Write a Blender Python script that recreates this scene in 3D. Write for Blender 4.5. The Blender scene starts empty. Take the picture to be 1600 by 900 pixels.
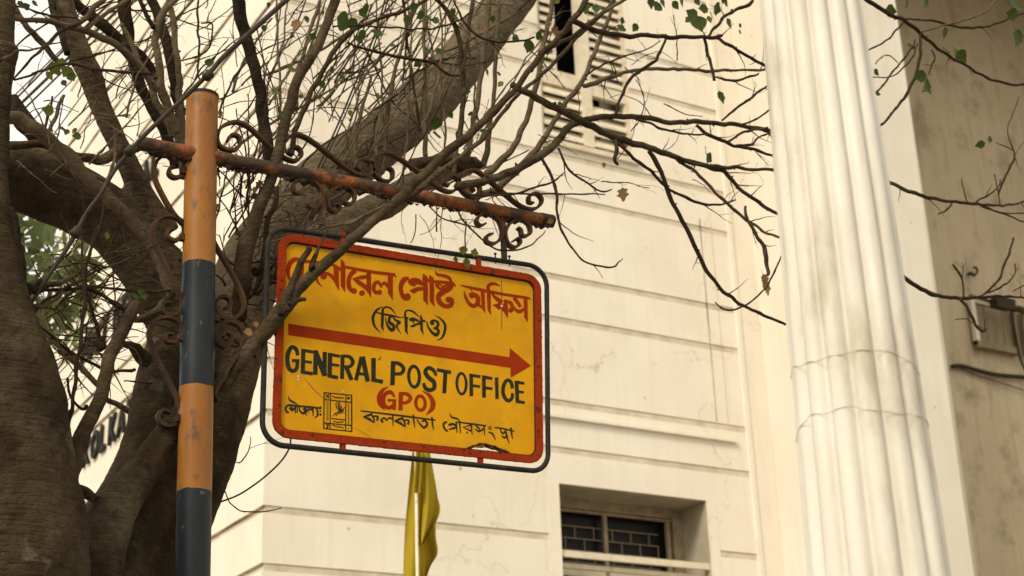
import bpy, bmesh, math, random
from mathutils import Vector, Matrix, noise
random.seed(7)
sc = bpy.context.scene
COL = sc.collection

# ---------------------------------------------------------------- camera
F = 2470.0                       # focal length in photo pixels (1600 wide)
zc = Vector((-225, -6170, F)).normalized()
xc = Vector((4480, 825, F)); xc = (xc - zc * xc.dot(zc)).normalized()
yc = zc.cross(xc)
if yc.z < 0: yc = -yc
EYE = Vector((0, 0, 1.6))
# image axes (right, down, forward) in world coordinates
IR = Vector((xc.x, yc.x, zc.x)); ID = Vector((xc.y, yc.y, zc.y)); IF = Vector((xc.z, yc.z, zc.z))
cam = bpy.data.cameras.new('camera'); cam.sensor_width = 36; cam.lens = F / 1600 * 36
cam.clip_end = 3000; cam.clip_start = .05
co = bpy.data.objects.new('camera', cam); COL.objects.link(co)
R3 = Matrix((IR, -ID, -IF)).transposed()
co.matrix_world = Matrix.Translation(EYE) @ R3.to_4x4()
sc.camera = co
cam.dof.use_dof = True; cam.dof.focus_distance = 5.45; cam.dof.aperture_fstop = 4.6

# ---------------------------------------------------------------- world, sun, exposure
w = bpy.data.worlds.new('World'); sc.world = w; w.use_nodes = True
nt = w.node_tree; bg = nt.nodes['Background']
sky = nt.nodes.new('ShaderNodeTexSky'); sky.sky_type = 'NISHITA'; sky.sun_disc = False
SUN_EL, SUN_AZ = math.radians(40), math.radians(240)
sky.sun_elevation = SUN_EL; sky.sun_rotation = SUN_AZ; sky.dust_density = 6; sky.air_density = 1.5
hs = nt.nodes.new('ShaderNodeHueSaturation'); hs.inputs['Saturation'].default_value = 0.12
tint = nt.nodes.new('ShaderNodeMix'); tint.data_type = 'RGBA'; tint.blend_type = 'MULTIPLY'; tint.inputs[0].default_value = 1
tint.inputs[7].default_value = (1.0, .945, .83, 1)
ov = nt.nodes.new('ShaderNodeMix'); ov.data_type = 'RGBA'; ov.inputs[0].default_value = .8      # even overcast layer over the sky
ov.inputs[7].default_value = (4.8, 4.8, 4.8, 1)
nt.links.new(sky.outputs[0], hs.inputs['Color']); nt.links.new(hs.outputs[0], ov.inputs[6]); nt.links.new(ov.outputs[2], tint.inputs[6])
nt.links.new(tint.outputs[2], bg.inputs['Color']); bg.inputs['Strength'].default_value = 0.15
sl = bpy.data.lights.new('sun', 'SUN'); sl.energy = 1.5; sl.angle = math.radians(14); sl.color = (1, .93, .80)
so = bpy.data.objects.new('sun', sl); COL.objects.link(so)
sdir = Vector((math.sin(SUN_AZ) * math.cos(SUN_EL), math.cos(SUN_AZ) * math.cos(SUN_EL), math.sin(SUN_EL)))
so.rotation_euler = sdir.to_track_quat('Z', 'Y').to_euler()
sc.view_settings.view_transform = 'Standard'; sc.view_settings.look = 'None'
sc.view_settings.exposure = 0.75; sc.view_settings.gamma = 1

def P(px, py, Y):
    """point seen at photo pixel (px,py) lying in the vertical plane y=Y"""
    d = IR * (px - 800) + ID * (py - 450) + IF * F
    return EYE + d * (Y / d.y)
def depth(p): return (p - EYE).dot(IF)

# ---------------------------------------------------------------- materials
def mat(name, c1, c2=None, rough=.8, scale=6, bump=.0, bscale=40, stretch=(1, 1, 1), lo=.35, hi=.65,
        c3=None, s3=2, lo3=.55, hi3=.7, metal=0, spec=.3, detail=6, streak=None, cracks=False, specks=False, trans=0, rings=0, lichen=None):
    m = bpy.data.materials.new(name); m.use_nodes = True
    n = m.node_tree.nodes; L = m.node_tree.links; b = n['Principled BSDF']
    b.inputs['Roughness'].default_value = rough; b.inputs['Metallic'].default_value = metal
    b.inputs['Specular IOR Level'].default_value = spec
    tc = n.new('ShaderNodeTexCoord'); mp = n.new('ShaderNodeMapping'); mp.inputs['Scale'].default_value = stretch
    L.new(tc.outputs['Object'], mp.inputs['Vector'])
    def nz(s, det=detail, vec=mp.outputs[0]):
        t = n.new('ShaderNodeTexNoise'); t.inputs['Scale'].default_value = s; t.inputs['Detail'].default_value = det
        t.inputs['Roughness'].default_value = .62
        L.new(vec, t.inputs['Vector']); return t
    def ramp(src, a, bb):
        r = n.new('ShaderNodeMapRange'); r.inputs[1].default_value = a; r.inputs[2].default_value = bb; r.clamp = True
        L.new(src, r.inputs[0]); return r.outputs[0]
    def mix(fac, a, bb, k=1):
        x = n.new('ShaderNodeMix'); x.data_type = 'RGBA'
        if k != 1:
            q = n.new('ShaderNodeMath'); q.operation = 'MULTIPLY'; q.inputs[1].default_value = k; L.new(fac, q.inputs[0]); fac = q.outputs[0]
        L.new(fac, x.inputs[0])
        for i, v in ((6, a), (7, bb)):
            if isinstance(v, tuple): x.inputs[i].default_value = (*v, 1)
            else: L.new(v, x.inputs[i])
        return x.outputs[2]
    col = mix(ramp(nz(scale).outputs[0], lo, hi), c1, c2 or c1)
    if c3: col = mix(ramp(nz(s3, 8).outputs[0], lo3, hi3), col, c3)
    if streak:
        mp2 = n.new('ShaderNodeMapping'); mp2.inputs['Scale'].default_value = (5, 5, .35); L.new(tc.outputs['Object'], mp2.inputs['Vector'])
        col = mix(ramp(nz(1.6, 6, mp2.outputs[0]).outputs[0], .5, .78), col, streak, .8)
        col = mix(ramp(nz(5, 6, mp2.outputs[0]).outputs[0], .58, .75), col, streak, .35)
    if specks:
        v = n.new('ShaderNodeTexVoronoi'); v.inputs['Scale'].default_value = 3.3; L.new(tc.outputs['Object'], v.inputs['Vector'])
        v2 = nz(2.0, 3, tc.outputs['Object'])
        a = ramp(v.outputs['Distance'], .075, .03)
        q = n.new('ShaderNodeMath'); q.operation = 'MULTIPLY'; L.new(a, q.inputs[0]); L.new(ramp(v2.outputs[0], .5, .6), q.inputs[1])
        col = mix(q.outputs[0], col, (.14, .10, .06), .75)
    if cracks:
        nn = nz(1.2, 5, tc.outputs['Object']); ad = n.new('ShaderNodeVectorMath'); ad.operation = 'MULTIPLY_ADD'
        ad.inputs[1].default_value = (1.2, 1.2, 1.2); L.new(nn.outputs['Color'], ad.inputs[0]); L.new(tc.outputs['Object'], ad.inputs[2])
        v = n.new('ShaderNodeTexVoronoi'); v.feature = 'DISTANCE_TO_EDGE'; v.inputs['Scale'].default_value = .55; L.new(ad.outputs[0], v.inputs['Vector'])
        a = ramp(v.outputs['Distance'], .006, .0)
        q = n.new('ShaderNodeMath'); q.operation = 'MULTIPLY'; L.new(a, q.inputs[0]); L.new(ramp(nz(.9, 3, tc.outputs['Object']).outputs[0], .5, .62), q.inputs[1])
        col = mix(q.outputs[0], col, (.3, .24, .15), .6)
    if lichen:
        lp_ = nz(11, 8, tc.outputs['Object']); q = n.new('ShaderNodeMath'); q.operation = 'MULTIPLY'
        L.new(ramp(lp_.outputs[0], .56, .64), q.inputs[0]); L.new(ramp(nz(2.1, 3, tc.outputs['Object']).outputs[0], .45, .6), q.inputs[1])
        col = mix(q.outputs[0], col, lichen, .8)
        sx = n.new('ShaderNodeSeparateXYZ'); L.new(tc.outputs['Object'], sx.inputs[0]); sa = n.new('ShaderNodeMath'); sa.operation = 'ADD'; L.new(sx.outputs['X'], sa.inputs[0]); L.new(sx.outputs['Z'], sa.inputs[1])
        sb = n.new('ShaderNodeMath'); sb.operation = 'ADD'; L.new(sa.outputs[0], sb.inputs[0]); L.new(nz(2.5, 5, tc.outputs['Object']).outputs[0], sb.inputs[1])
        col = mix(ramp(sb.outputs[0], 5.9, 6.9), col, (.215, .165, .10), .7)      # upper limb paler: sky light on it painted into the bark
        col = mix(ramp(nz(42, 6, tc.outputs['Object']).outputs[0], .5, .66), col, tuple(k * .5 for k in c1), .55)
        vk = n.new('ShaderNodeTexVoronoi'); vk.inputs['Scale'].default_value = 6.5; L.new(tc.outputs['Object'], vk.inputs['Vector'])
        col = mix(ramp(vk.outputs['Distance'], .13, .06), col, (.02, .014, .008), .7)
        mp3 = n.new('ShaderNodeMapping'); mp3.inputs['Scale'].default_value = (3, 3, 30); L.new(tc.outputs['Object'], mp3.inputs['Vector'])
        col = mix(ramp(nz(2.2, 5, mp3.outputs[0]).outputs[0], .56, .70), col, tuple(k * .45 for k in c1), .3)
    L.new(col, b.inputs['Base Color'])
    if bump:
        bn = n.new('ShaderNodeBump'); bn.inputs['Strength'].default_value = min(1, bump); bn.inputs['Distance'].default_value = .01 if bump <= 1 else .01 * bump
        hsrc = nz(bscale, 8).outputs[0]
        if rings:
            mp4 = n.new('ShaderNodeMapping'); mp4.inputs['Scale'].default_value = (2.5, 2.5, 26); L.new(tc.outputs['Object'], mp4.inputs['Vector'])
            vo = n.new('ShaderNodeTexVoronoi'); vo.inputs['Scale'].default_value = 16; L.new(tc.outputs['Object'], vo.inputs['Vector'])
            ma = n.new('ShaderNodeMath'); ma.operation = 'MULTIPLY_ADD'; ma.inputs[1].default_value = rings; L.new(nz(3, 6, mp4.outputs[0]).outputs[0], ma.inputs[0]); L.new(hsrc, ma.inputs[2])
            mb_ = n.new('ShaderNodeMath'); mb_.operation = 'MULTIPLY_ADD'; mb_.inputs[1].default_value = .35; L.new(vo.outputs['Distance'], mb_.inputs[0]); L.new(ma.outputs[0], mb_.inputs[2]); hsrc = mb_.outputs[0]
        L.new(hsrc, bn.inputs['Height']); L.new(bn.outputs[0], b.inputs['Normal'])
    if trans:
        tb = n.new('ShaderNodeBsdfTranslucent'); L.new(col, tb.inputs['Color'])
        ms = n.new('ShaderNodeMixShader'); ms.inputs[0].default_value = trans
        L.new(b.outputs[0], ms.inputs[1]); L.new(tb.outputs[0], ms.inputs[2]); L.new(ms.outputs[0], n['Material Output'].inputs['Surface'])
    return m
M = {}
M['wall'] = mat('cream_limewash', (.77, .70, .58), (.71, .635, .515), scale=.9, rough=.9, bump=.25, bscale=14, streak=(.66, .58, .46), c3=(.66, .585, .455), s3=.5, lo3=.5, hi3=.75, cracks=True, specks=True)
M['wallback'] = mat('joint_plaster', (.62, .54, .41), (.46, .38, .27), scale=5, rough=.95, bump=.3, bscale=20)
M['anta'] = mat('smooth_plaster', (.70, .64, .53), (.63, .57, .46), scale=.7, rough=.85, bump=.2, bscale=9, streak=(.60, .54, .43), specks=True)
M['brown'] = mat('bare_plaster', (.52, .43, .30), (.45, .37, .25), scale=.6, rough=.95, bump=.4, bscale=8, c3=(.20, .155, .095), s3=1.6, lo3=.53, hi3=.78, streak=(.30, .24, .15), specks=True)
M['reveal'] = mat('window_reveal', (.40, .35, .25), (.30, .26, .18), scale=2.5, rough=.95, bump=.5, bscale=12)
M['flute'] = mat('old_white_paint', (.69, .65, .57), (.55, .50, .41), scale=5, rough=.55, bump=.35, bscale=16, stretch=(1, 1, .35), c3=(.34, .27, .18), streak=(.46, .39, .29), s3=5, lo3=.56, hi3=.76, spec=.4)
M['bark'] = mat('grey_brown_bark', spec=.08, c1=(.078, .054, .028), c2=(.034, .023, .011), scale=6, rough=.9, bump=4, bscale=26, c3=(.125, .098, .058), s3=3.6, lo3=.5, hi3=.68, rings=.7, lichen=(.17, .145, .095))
M['limb'] = mat('brown_limb_bark', spec=.08, c1=(.080, .056, .030), c2=(.036, .024, .012), scale=9, rough=.9, bump=2.5, bscale=34, c3=(.125, .096, .055), s3=6, lo3=.52, hi3=.68, rings=.5)
M['barkdark'] = mat('dark_bark', spec=.08, c1=(.032, .022, .012), c2=(.014, .010, .006), scale=8, rough=.9, bump=2, bscale=30, c3=(.055, .042, .024), s3=5, rings=.4)
M['barklight'] = mat('tan_twig_bark', spec=.08, c1=(.14, .105, .062), c2=(.075, .053, .029), scale=14, rough=.85, bump=1.2, bscale=50, c3=(.07, .05, .028), s3=9)
M['twig'] = mat('dry_twig_bark', spec=.08, c1=(.045, .029, .015), c2=(.024, .015, .008), scale=20, rough=.85)
M['barkcut'] = mat('rotten_wood', spec=.08, c1=(.03, .021, .013), c2=(.07, .05, .03), scale=22, rough=1, bump=1.5, bscale=45)
M['leaf'] = mat('green_leaf', (.055, .085, .012), (.035, .055, .008), scale=30, rough=.45, trans=.4)
M['leafy'] = mat('yellow_green_leaf', (.15, .16, .018), (.09, .11, .012), scale=30, rough=.5, trans=.45)
M['leafdry'] = mat('dry_leaf', (.27, .15, .055), (.14, .075, .03), scale=40, rough=.8, trans=.2)
M['farleaf'] = mat('far_leaf', (.17, .20, .075), (.09, .12, .04), scale=3, rough=.5, trans=.35)
M['orange'] = mat('orange_pole_paint', (.31, .125, .020), (.23, .085, .014), scale=5, rough=.42, stretch=(1, 1, .5), c3=(.09, .045, .02), s3=15, lo3=.58, hi3=.70, bump=.12, bscale=60, spec=.25, streak=(.20, .085, .02))
M['navy'] = mat('slate_blue_pole_paint', (.020, .026, .029), (.012, .015, .017), scale=6, rough=.4, stretch=(1, 1, .5), c3=(.10, .09, .07), s3=34, lo3=.64, hi3=.72, bump=.12, bscale=60, spec=.18)
M['rust'] = mat('rusty_orange_iron', (.23, .068, .016), (.05, .026, .013), scale=6, rough=.75, lo=.42, hi=.53, c3=(.03, .02, .012), s3=14, lo3=.5, hi3=.62, bump=1, bscale=45)
M['scroll'] = mat('rusty_scroll_iron', (.085, .038, .014), (.030, .017, .009), scale=12, rough=.6, c3=(.03, .022, .016), s3=10, bump=.6, bscale=80, spec=.12)
M['frame'] = mat('dark_grey_tube', (.026, .025, .020), (.015, .015, .012), scale=20, spec=.12, rough=.55, c3=(.05, .03, .018), s3=30, lo3=.58, hi3=.7, bump=.5, bscale=90)
M['red'] = mat('red_border_paint', (.27, .028, .003), (.21, .022, .003), scale=14, spec=.08, rough=.7, c3=(.035, .02, .012), s3=18, lo3=.60, hi3=.68, bump=.5, bscale=80)
M['yellow'] = mat('yellow_sign_paint', (.60, .288, .004), (.52, .24, .004), scale=5, rough=.6, c3=(.34, .175, .015), s3=7, lo3=.5, hi3=.85, bump=.12, bscale=40, spec=.08, streak=(.47, .25, .012))
M['letred'] = mat('red_lettering', (.27, .027, .002), (.22, .022, .002), scale=12, spec=.06, rough=.7)
M['letblk'] = mat('black_lettering', (.016, .020, .011), (.026, .026, .013), scale=20, spec=.08, rough=.7)
M['stain'] = mat('sign_stain', (.20, .125, .03), (.12, .07, .02), scale=30, rough=.8)
M['pale'] = mat('worn_spot', (.55, .45, .26), rough=.6)
M['torn'] = mat('torn_rusted_sheet', (.05, .03, .015), (.02, .013, .008), scale=40, rough=.9, bump=1, bscale=90)
M['cable'] = mat('black_cable', (.022, .017, .011), (.045, .034, .021), scale=30, rough=.6, spec=.15)
M['white'] = mat('white_paint_wood', (.68, .60, .45), (.58, .49, .35), scale=7, rough=.7, c3=(.3, .22, .13), s3=14, lo3=.62, hi3=.75)
M['dark'] = mat('unlit_room', (.012, .010, .008), rough=.9)
M['oldframe'] = mat('shaded_dirty_frame', (.33, .265, .17), (.22, .165, .10), scale=6, rough=.8, c3=(.15, .10, .06), s3=12, lo3=.56, hi3=.7)  # beige darkened to put the window recess's shade into the colour; patches are dirt
M['oldwire'] = mat('painted_over_wire', (.30, .23, .14), (.16, .11, .06), scale=12, rough=.8)
M['glass'] = mat('dusty_glass', (.012, .011, .009), rough=.3, spec=.12)
M['flag'] = mat('yellow_cloth', (.40, .285, .022), (.33, .23, .018), scale=6, rough=.9, spec=.05, trans=.15, bump=2, bscale=9, stretch=(1, 1, .3), streak=(.24, .17, .012))
M['letter'] = mat('dark_bronze_letter', (.014, .013, .010), (.028, .024, .018), scale=8, rough=.7, spec=.1)
M['asphalt'] = mat('asphalt', (.05, .048, .045), (.06, .058, .052), scale=30, rough=.95, bump=.5, bscale=90)
M['paving'] = mat('paving', (.27, .24, .2), (.2, .18, .15), scale=3, rough=.9, bump=.4, bscale=20)
M['dirt_shade_line'] = mat('joint_dirt_shade', (.40, .32, .21), (.10, .075, .045), lo=.45, hi=.6, scale=2.2, rough=1)

# ---------------------------------------------------------------- helpers
def link(o): COL.objects.link(o); return o
def obj(name, verts, faces, m, parent=None, smooth=False, mats=None, idx=None):
    me = bpy.data.meshes.new(name); me.from_pydata([tuple(v) for v in verts], [], faces)
    for mm in (mats or [m]): me.materials.append(mm)
    if idx: me.polygons.foreach_set('material_index', idx)
    if smooth: me.polygons.foreach_set('use_smooth', [True] * len(me.polygons))
    me.update()
    o = link(bpy.data.objects.new(name, me)); o.parent = parent; return o
def tag(o, label=None, cat=None, group=None, kind=None):
    if label: o['label'] = label
    if cat: o['category'] = cat
    if group: o['group'] = group
    if kind: o['kind'] = kind
    return o
def thing(name, loc, label, cat, group=None):
    o = link(bpy.data.objects.new(name, None)); o.location = loc; o.empty_display_size = .2
    bpy.context.view_layer.update()
    return tag(o, label, cat, group)
def put(o, root):
    """parent o (built in world coordinates) to a root that only has a location"""
    o.parent = root; o.matrix_parent_inverse = Matrix.Translation(-Vector(root.location)); return o
class MB:
    def __init__(s): s.v = []; s.f = []
    def add(s, v, f): k = len(s.v); s.v += v; s.f += [tuple(i + k for i in q) for q in f]; return s
    def box(s, x0, x1, y0, y1, z0, z1):
        v = [Vector((x, y, z)) for z in (z0, z1) for y in (y0, y1) for x in (x0, x1)]
        return s.add(v, [(0, 2, 3, 1), (4, 5, 7, 6), (0, 1, 5, 4), (1, 3, 7, 5), (3, 2, 6, 7), (2, 0, 4, 6)])
    def build(s, name, m, parent=None, smooth=False): return obj(name, s.v, s.f, m, parent, smooth)
def box(name, x0, x1, y0, y1, z0, z1, m, root=None):
    o = MB().box(x0, x1, y0, y1, z0, z1).build(name, m)
    if root is not None: put(o, root)
    return o
def crom(pts, n):
    """Catmull-Rom through vectors (any dimension), n samples per span"""
    out = []
    for i in range(len(pts) - 1):
        p0 = pts[max(i - 1, 0)]; p1 = pts[i]; p2 = pts[i + 1]; p3 = pts[min(i + 2, len(pts) - 1)]
        for k in range(n):
            t = k / n
            out.append(tuple(.5 * ((2 * b) + (c - a) * t + (2 * a - 5 * b + 4 * c - d) * t * t + (3 * b - a - 3 * c + d) * t ** 3) for a, b, c, d in zip(p0, p1, p2, p3)))
    out.append(tuple(pts[-1])); return out
def tube(mb, pts, rad, sides=8, lump=0, seed=0, lf=6, cap=True):
    pts = [Vector(p) for p in pts]; n = len(pts)
    if n < 2: return
    t0 = (pts[1] - pts[0]).normalized(); u = t0.orthogonal().normalized(); prev = t0
    V = []; Fc = []
    for i, p in enumerate(pts):
        t = (pts[min(i + 1, n - 1)] - pts[max(i - 1, 0)])
        t = t.normalized() if t.length > 1e-9 else prev
        q = prev.rotation_difference(t); u = (q @ u); u = (u - t * u.dot(t)).normalized(); prev = t
        vv = t.cross(u)
        for k in range(sides):
            a = 2 * math.pi * k / sides; d = u * math.cos(a) + vv * math.sin(a); r = rad[i]
            if lump: r *= 1 + lump * (noise.noise(p * lf + d * 1.1 + Vector((seed, 0, 0))) + .5 * noise.noise(p * lf * 3 + d * 2.3 + Vector((seed, 5, 0))))
            V.append(p + d * r)
    for i in range(n - 1):
        for k in range(sides):
            a = i * sides + k; b = i * sides + (k + 1) % sides
            Fc.append((a, b, b + sides, a + sides))
    if cap: Fc.append(tuple(range(sides - 1, -1, -1))); Fc.append(tuple((n - 1) * sides + k for k in range(sides)))
    mb.add(V, Fc)

# ================================================================ GROUND
obj('ground', [(-300, -300, 0), (300, -300, 0), (300, 300, 0), (-300, 300, 0)], [(0, 1, 2, 3)], M['paving'])['kind'] = 'structure'
tag(box('road', -300, 300, -12, -2.5, .004, .008, M['asphalt']), kind='structure')
tag(box('pavement', -300, 300, -2.4, 13.0, .004, .13, M['paving']), kind='structure')
tag(box('kerb', -300, 300, -2.55, -2.402, .004, .14, M['flute']), kind='structure')

# ================================================================ BUILDING
YB, XL, XR, TOP, YE = 14.0, 5.5, 11.87, 21.0, 22.9
EZ = 1.6
bld = thing('post_office_building', (XL, YB, 0), 'cream limewashed building with recessed joints, louvred window and corner behind the sign', 'building')
W1 = (8.87, 10.84, EZ + 1.2, EZ + 4.35)          # lower grilled window opening x0,x1,z0,z1
W2 = (8.87, 10.16, EZ + 8.50, EZ + 12.2)         # upper shuttered window
levels = [0.3, .85, 1.75, 2.3, 3.23, 3.79, 4.76, 5.30, 6.28, 6.80, 7.81, 8.36, 9.50, 10.05, 11.1, 11.65, 12.7, 13.2, 14.3, 14.8, 16, 16.5, 18, 19.4]
J = .075; DJ = .006; DL = .026
def cells(x0, x1, z0, z1, holes):
    xs = sorted({x0, x1, *[h for H in holes for h in H[:2] if x0 < h < x1]}); zs = sorted({z0, z1, *[h for H in holes for h in H[2:] if z0 < h < z1]})
    for i in range(len(zs) - 1):
        a, b = zs[i], zs[i + 1]; run = None
        for k in range(len(xs) - 1):
            c, d = xs[k], xs[k + 1]; mx, mz = (c + d) / 2, (a + b) / 2
            hole = any(H[0] < mx < H[1] and H[2] < mz < H[3] for H in holes)
            if hole:
                if run: yield (*run, a, b)
                run = None
            else: run = (run[0], d) if run else (c, d)
        if run: yield (*run, a, b)
holes = [W1, W2]
mb = MB()
for c in cells(XL + DL, XR, 0, TOP, holes): mb.box(c[0], c[1], YB + DJ, YB + .66, c[2], c[3])
mb.box(XL + DL, XL + .6, YB + .661, YE, 0, TOP)
put(mb.build('wall', M['wallback']), bld)
mb = MB(); mb.box(XL + .61, XR, YB + 4, YB + 4.1, 0, TOP); mb.box(XL + .61, XR, YB + .67, YB + 3.99, 1, 1.1); mb.box(XL + .61, XR, YB + .67, YB + 3.99, EZ + 6, EZ + 6.1)
mb.box(XL + .61, XR, YB + 1.2, YB + 1.25, 0, TOP); put(mb.build('dark_interior', M['dark']), bld)
put(MB().box(XL - .25, XR + 14, YB - .25, YE, TOP, TOP + .6).build('roof', M['wall']), bld)
put(MB().box(XL - .12, XR, YB - .12, YB + .66, TOP - .5, TOP - .002).build('cornice', M['wall']), bld)
# courses between the joints (each one a part)
zz = [0] + [EZ + l for l in levels] + [TOP - .502]
XG = 11.5                                         # joints stop here
SUR = [(8.70, 10.98, W1[2] - .2, W1[3] + .0001), ]
for i in range(len(zz) - 1):
    a, b = zz[i] , zz[i + 1] - J
    if i == len(zz) - 2: b = TOP - .502
    for c in cells(XL, XG, a, b, holes + [(8.72, 10.98, W1[2], W1[3])]):
        put(MB().box(c[0], c[1], YB, YB + DJ, c[2], c[3]).build('stone_course', M['wall']), bld)
    put(MB().box(XL, XL + DL, YB + DJ, YE, a, b).build('stone_course', M['wall']), bld)
# plain margins round the lower window, plain strip at the right
put(MB().box(8.72, W1[0], YB - .004, YB + DJ, W1[2], W1[3] + .0).build('window_margin', M['wall']), bld)
put(MB().box(W1[1], 10.98, YB - .004, YB + DJ, W1[2], W1[3]).build('window_margin', M['wall']), bld)
put(MB().box(XG, 11.56, YB - .035, YB + DJ, 0, TOP - .502).build('pilaster_edge', M['wall']), bld)
put(MB().box(11.56, XR, YB - .015, YB + DJ, 0, TOP - .502).build('pilaster', M['wall']), bld)
put(MB().box(XG - .42, XG - .412, YB - .006, YB + .002, EZ + 5.32, EZ + 7.9).build('panel_bead', M['dirt_shade_line']), bld)
put(MB().box(XG - .25, XG - .245, YB - .005, YB + .002, EZ + 5.32, EZ + 7.9).build('panel_bead', M['wallback']), bld)
# thin ledge above the lower window
put(MB().box(8.3, 11.33, YB - .045, YB, EZ + 5.08, EZ + 5.12).build('ledge', M['wall']), bld)
# dirt and painted lip shade: thin dark strip under each joint's upper lip
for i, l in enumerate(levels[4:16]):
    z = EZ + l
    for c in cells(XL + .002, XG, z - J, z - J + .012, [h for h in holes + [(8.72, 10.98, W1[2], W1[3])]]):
        put(MB().box(c[0], c[1], YB + DJ - .005, YB + DJ - .001, z - .006, z - .001).build('joint_shade_strip', M['dirt_shade_line']), bld)
    put(MB().box(XL + DL - .02, XL + DL - .001, YB + DJ, YE, z - .012, z - .001).build('joint_shade_strip', M['dirt_shade_line']), bld)

# --- anta / big plain pilaster, rounded edge
def rounded_prism(x0, x1, y0, y1, z0, z1, r, name, m, root):
    pts = []
    for cx, cy, a0 in ((x0 + r, y0 + r, 180), (x1 - r, y0 + r, 270), (x1 - r, y1 - r, 0), (x0 + r, y1 - r, 90)):
        for k in range(7):
            a = math.radians(a0 + 15 * k); pts.append((cx + r * math.cos(a), cy + r * math.sin(a)))
    n = len(pts); v = [(x, y, z0) for x, y in pts] + [(x, y, z1) for x, y in pts]
    f = [(k, (k + 1) % n, n + (k + 1) % n, n + k) for k in range(n)] + [tuple(range(n - 1, -1, -1)), tuple(range(n, 2 * n))]
    o = obj(name, v, f, m); put(o, root)
    for p in o.data.polygons: p.use_smooth = len(p.vertices) == 4 and p.area < 9
    return o
porch = thing('portico', (XR, 12.8, 0), 'plain pilaster and recessed bare plaster wall right of the fluted column', 'portico')
rounded_prism(XR + .002, 13.80, 12.8, 17.3, 0, 18.2, .16, 'pilaster', M['anta'], porch)
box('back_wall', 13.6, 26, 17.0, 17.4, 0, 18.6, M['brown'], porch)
box('shading_wall', 24, 24.6, 12.8, 16.99, 0, 18.6, M['brown'], porch)  # unseen end wall, added to keep light off the back wall
box('shading_ceiling', XR + .1, 26, 12.6, 17.4, 18.61, 19.4, M['brown'], porch)  # unseen slab, added overhead to shade the back wall
box('shading_beam', 13.81, 23.99, 12.9, 13.5, 17.2, 18.6, M['brown'], porch)  # unseen, added with the slab above to shade the back wall
YP = 16.99
def pp(px, py, Y=YP): return P(px, py, Y)
def pquad(mb, a, b, y0, y1):           # box from photo corner a (top-left) to b (bottom-right), between y planes
    p = P(*a, y1); q = P(*b, y1)
    mb.box(min(p.x, q.x), max(p.x, q.x), y0, y1, min(p.z, q.z), max(p.z, q.z)); return mb
sh = thing('wall_cabinet', P(1555, 510, 16.9), 'grey wooden cupboard with plank door on the shaded wall at right', 'cabinet')
a, b = P(1517, 470, 16.9), P(1590, 548, 16.9)
x0, x1, z0, z1 = a.x, b.x, b.z, a.z
M['cab'] = mat('weathered_board', (.26, .21, .13), (.19, .15, .09), scale=4, stretch=(3, 1, .3), rough=.9, bump=.5, bscale=20)
for k in range(4): box('plank', x0 + .05 + (x1 - x0 - .1) * k / 4, x0 + .05 + (x1 - x0 - .1) * (k + 1) / 4 - .012, 16.90, 16.93, z0 + .05, z1 - .05, M['cab'], sh)
box('backboard', x0, x1, 16.94, 16.989, z0, z1, M['dark'], sh)
box('frame_side', x0 - .04, x0 + .045, 16.86, 16.94, z0 - .04, z1, M['anta'], sh)
box('frame_side', x1 - .045, x1 + .04, 16.86, 16.94, z0 - .04, z1, M['cab'], sh)
box('frame_bottom', x0 - .04, x1 + .04, 16.85, 16.939, z0 - .08, z0 + .03, M['cab'], sh)
fl = thing('floodlight', P(1566, 478, 16.7), 'small black floodlight on a wall arm above the cupboard', 'lamp')
a = P(1548, 463, 16.6); b = P(1582, 488, 16.6)
mb = MB(); v = [Vector((a.x, 16.5, a.z)), Vector((b.x, 16.5, a.z - .02)), Vector((b.x - .02, 16.5, b.z)), Vector((a.x + .03, 16.5, b.z)),
     Vector((a.x + .05, 16.7, a.z - .03)), Vector((b.x - .05, 16.7, a.z - .05)), Vector((b.x - .06, 16.7, b.z + .04)), Vector((a.x + .07, 16.7, b.z + .04))]
mb.add(v, [(0, 1, 2, 3), (7, 6, 5, 4), (0, 4, 5, 1), (1, 5, 6, 2), (2, 6, 7, 3), (3, 7, 4, 0)]); put(mb.build('housing', M['cable']), fl)
mb = MB(); tube(mb, [P(1515, 462, 16.95), P(1530, 466, 16.8), P(1550, 472, 16.68)], [.025] * 3, 6); put(mb.build('arm', M['cable'], smooth=True), fl); mb = MB(); tube(mb, [P(1583, 483, 16.65), P(1592, 483, 16.7), P(1604, 486, 16.9)], [.05, .06, .05], 6); put(mb.build('bracket', M['cable'], smooth=True), fl)
mb = MB(); tube(mb, [P(1580, 485, 16.84), P(1586, 520, 16.84), P(1594, 560, 16.84), P(1602, 580, 16.84)], [.022] * 4, 6)
tag(mb.build('cable', M['cable'], smooth=True), 'dark cable dropping from the floodlight beside the cupboard', 'cable')
mb = MB(); tube(mb, [Vector(c) for c in crom([tuple(P(x, y, 16.93)) for x, y in ((1487, 573), (1503, 572), (1525, 578), (1560, 586), (1610, 590))], 4)], [.035] * 17, 6)
tag(mb.build('cable', M['cable'], smooth=True), 'thick dark cable sagging along the shaded wall below the cupboard', 'cable')
mb = MB(); tube(mb, [Vector(c) for c in crom([tuple(P(x, y, 16.95)) for x, y in ((1500, 575), (1530, 588), (1570, 600), (1612, 614))], 4)], [.01] * 13, 5)
tag(mb.build('cable', M['cable'], smooth=True), 'thin cable hanging just under the thick cable on the shaded wall', 'cable')
mb = MB(); tube(mb, [Vector(c) for c in crom([tuple(P(x, y, Y)) for x, y, Y in ((1514, 428, 16.99), (1517, 427, 16.85), (1522, 430, 16.8), (1527, 425, 16.8), (1525, 418, 16.8), (1521, 418, 16.8))], 4)], [.03] * 9 + [.02] * 12, 6)
tag(mb.build('wall_hook', M['cable'], smooth=True), 'small iron hook fixed in the shaded wall above the cupboard', 'hook')
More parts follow.
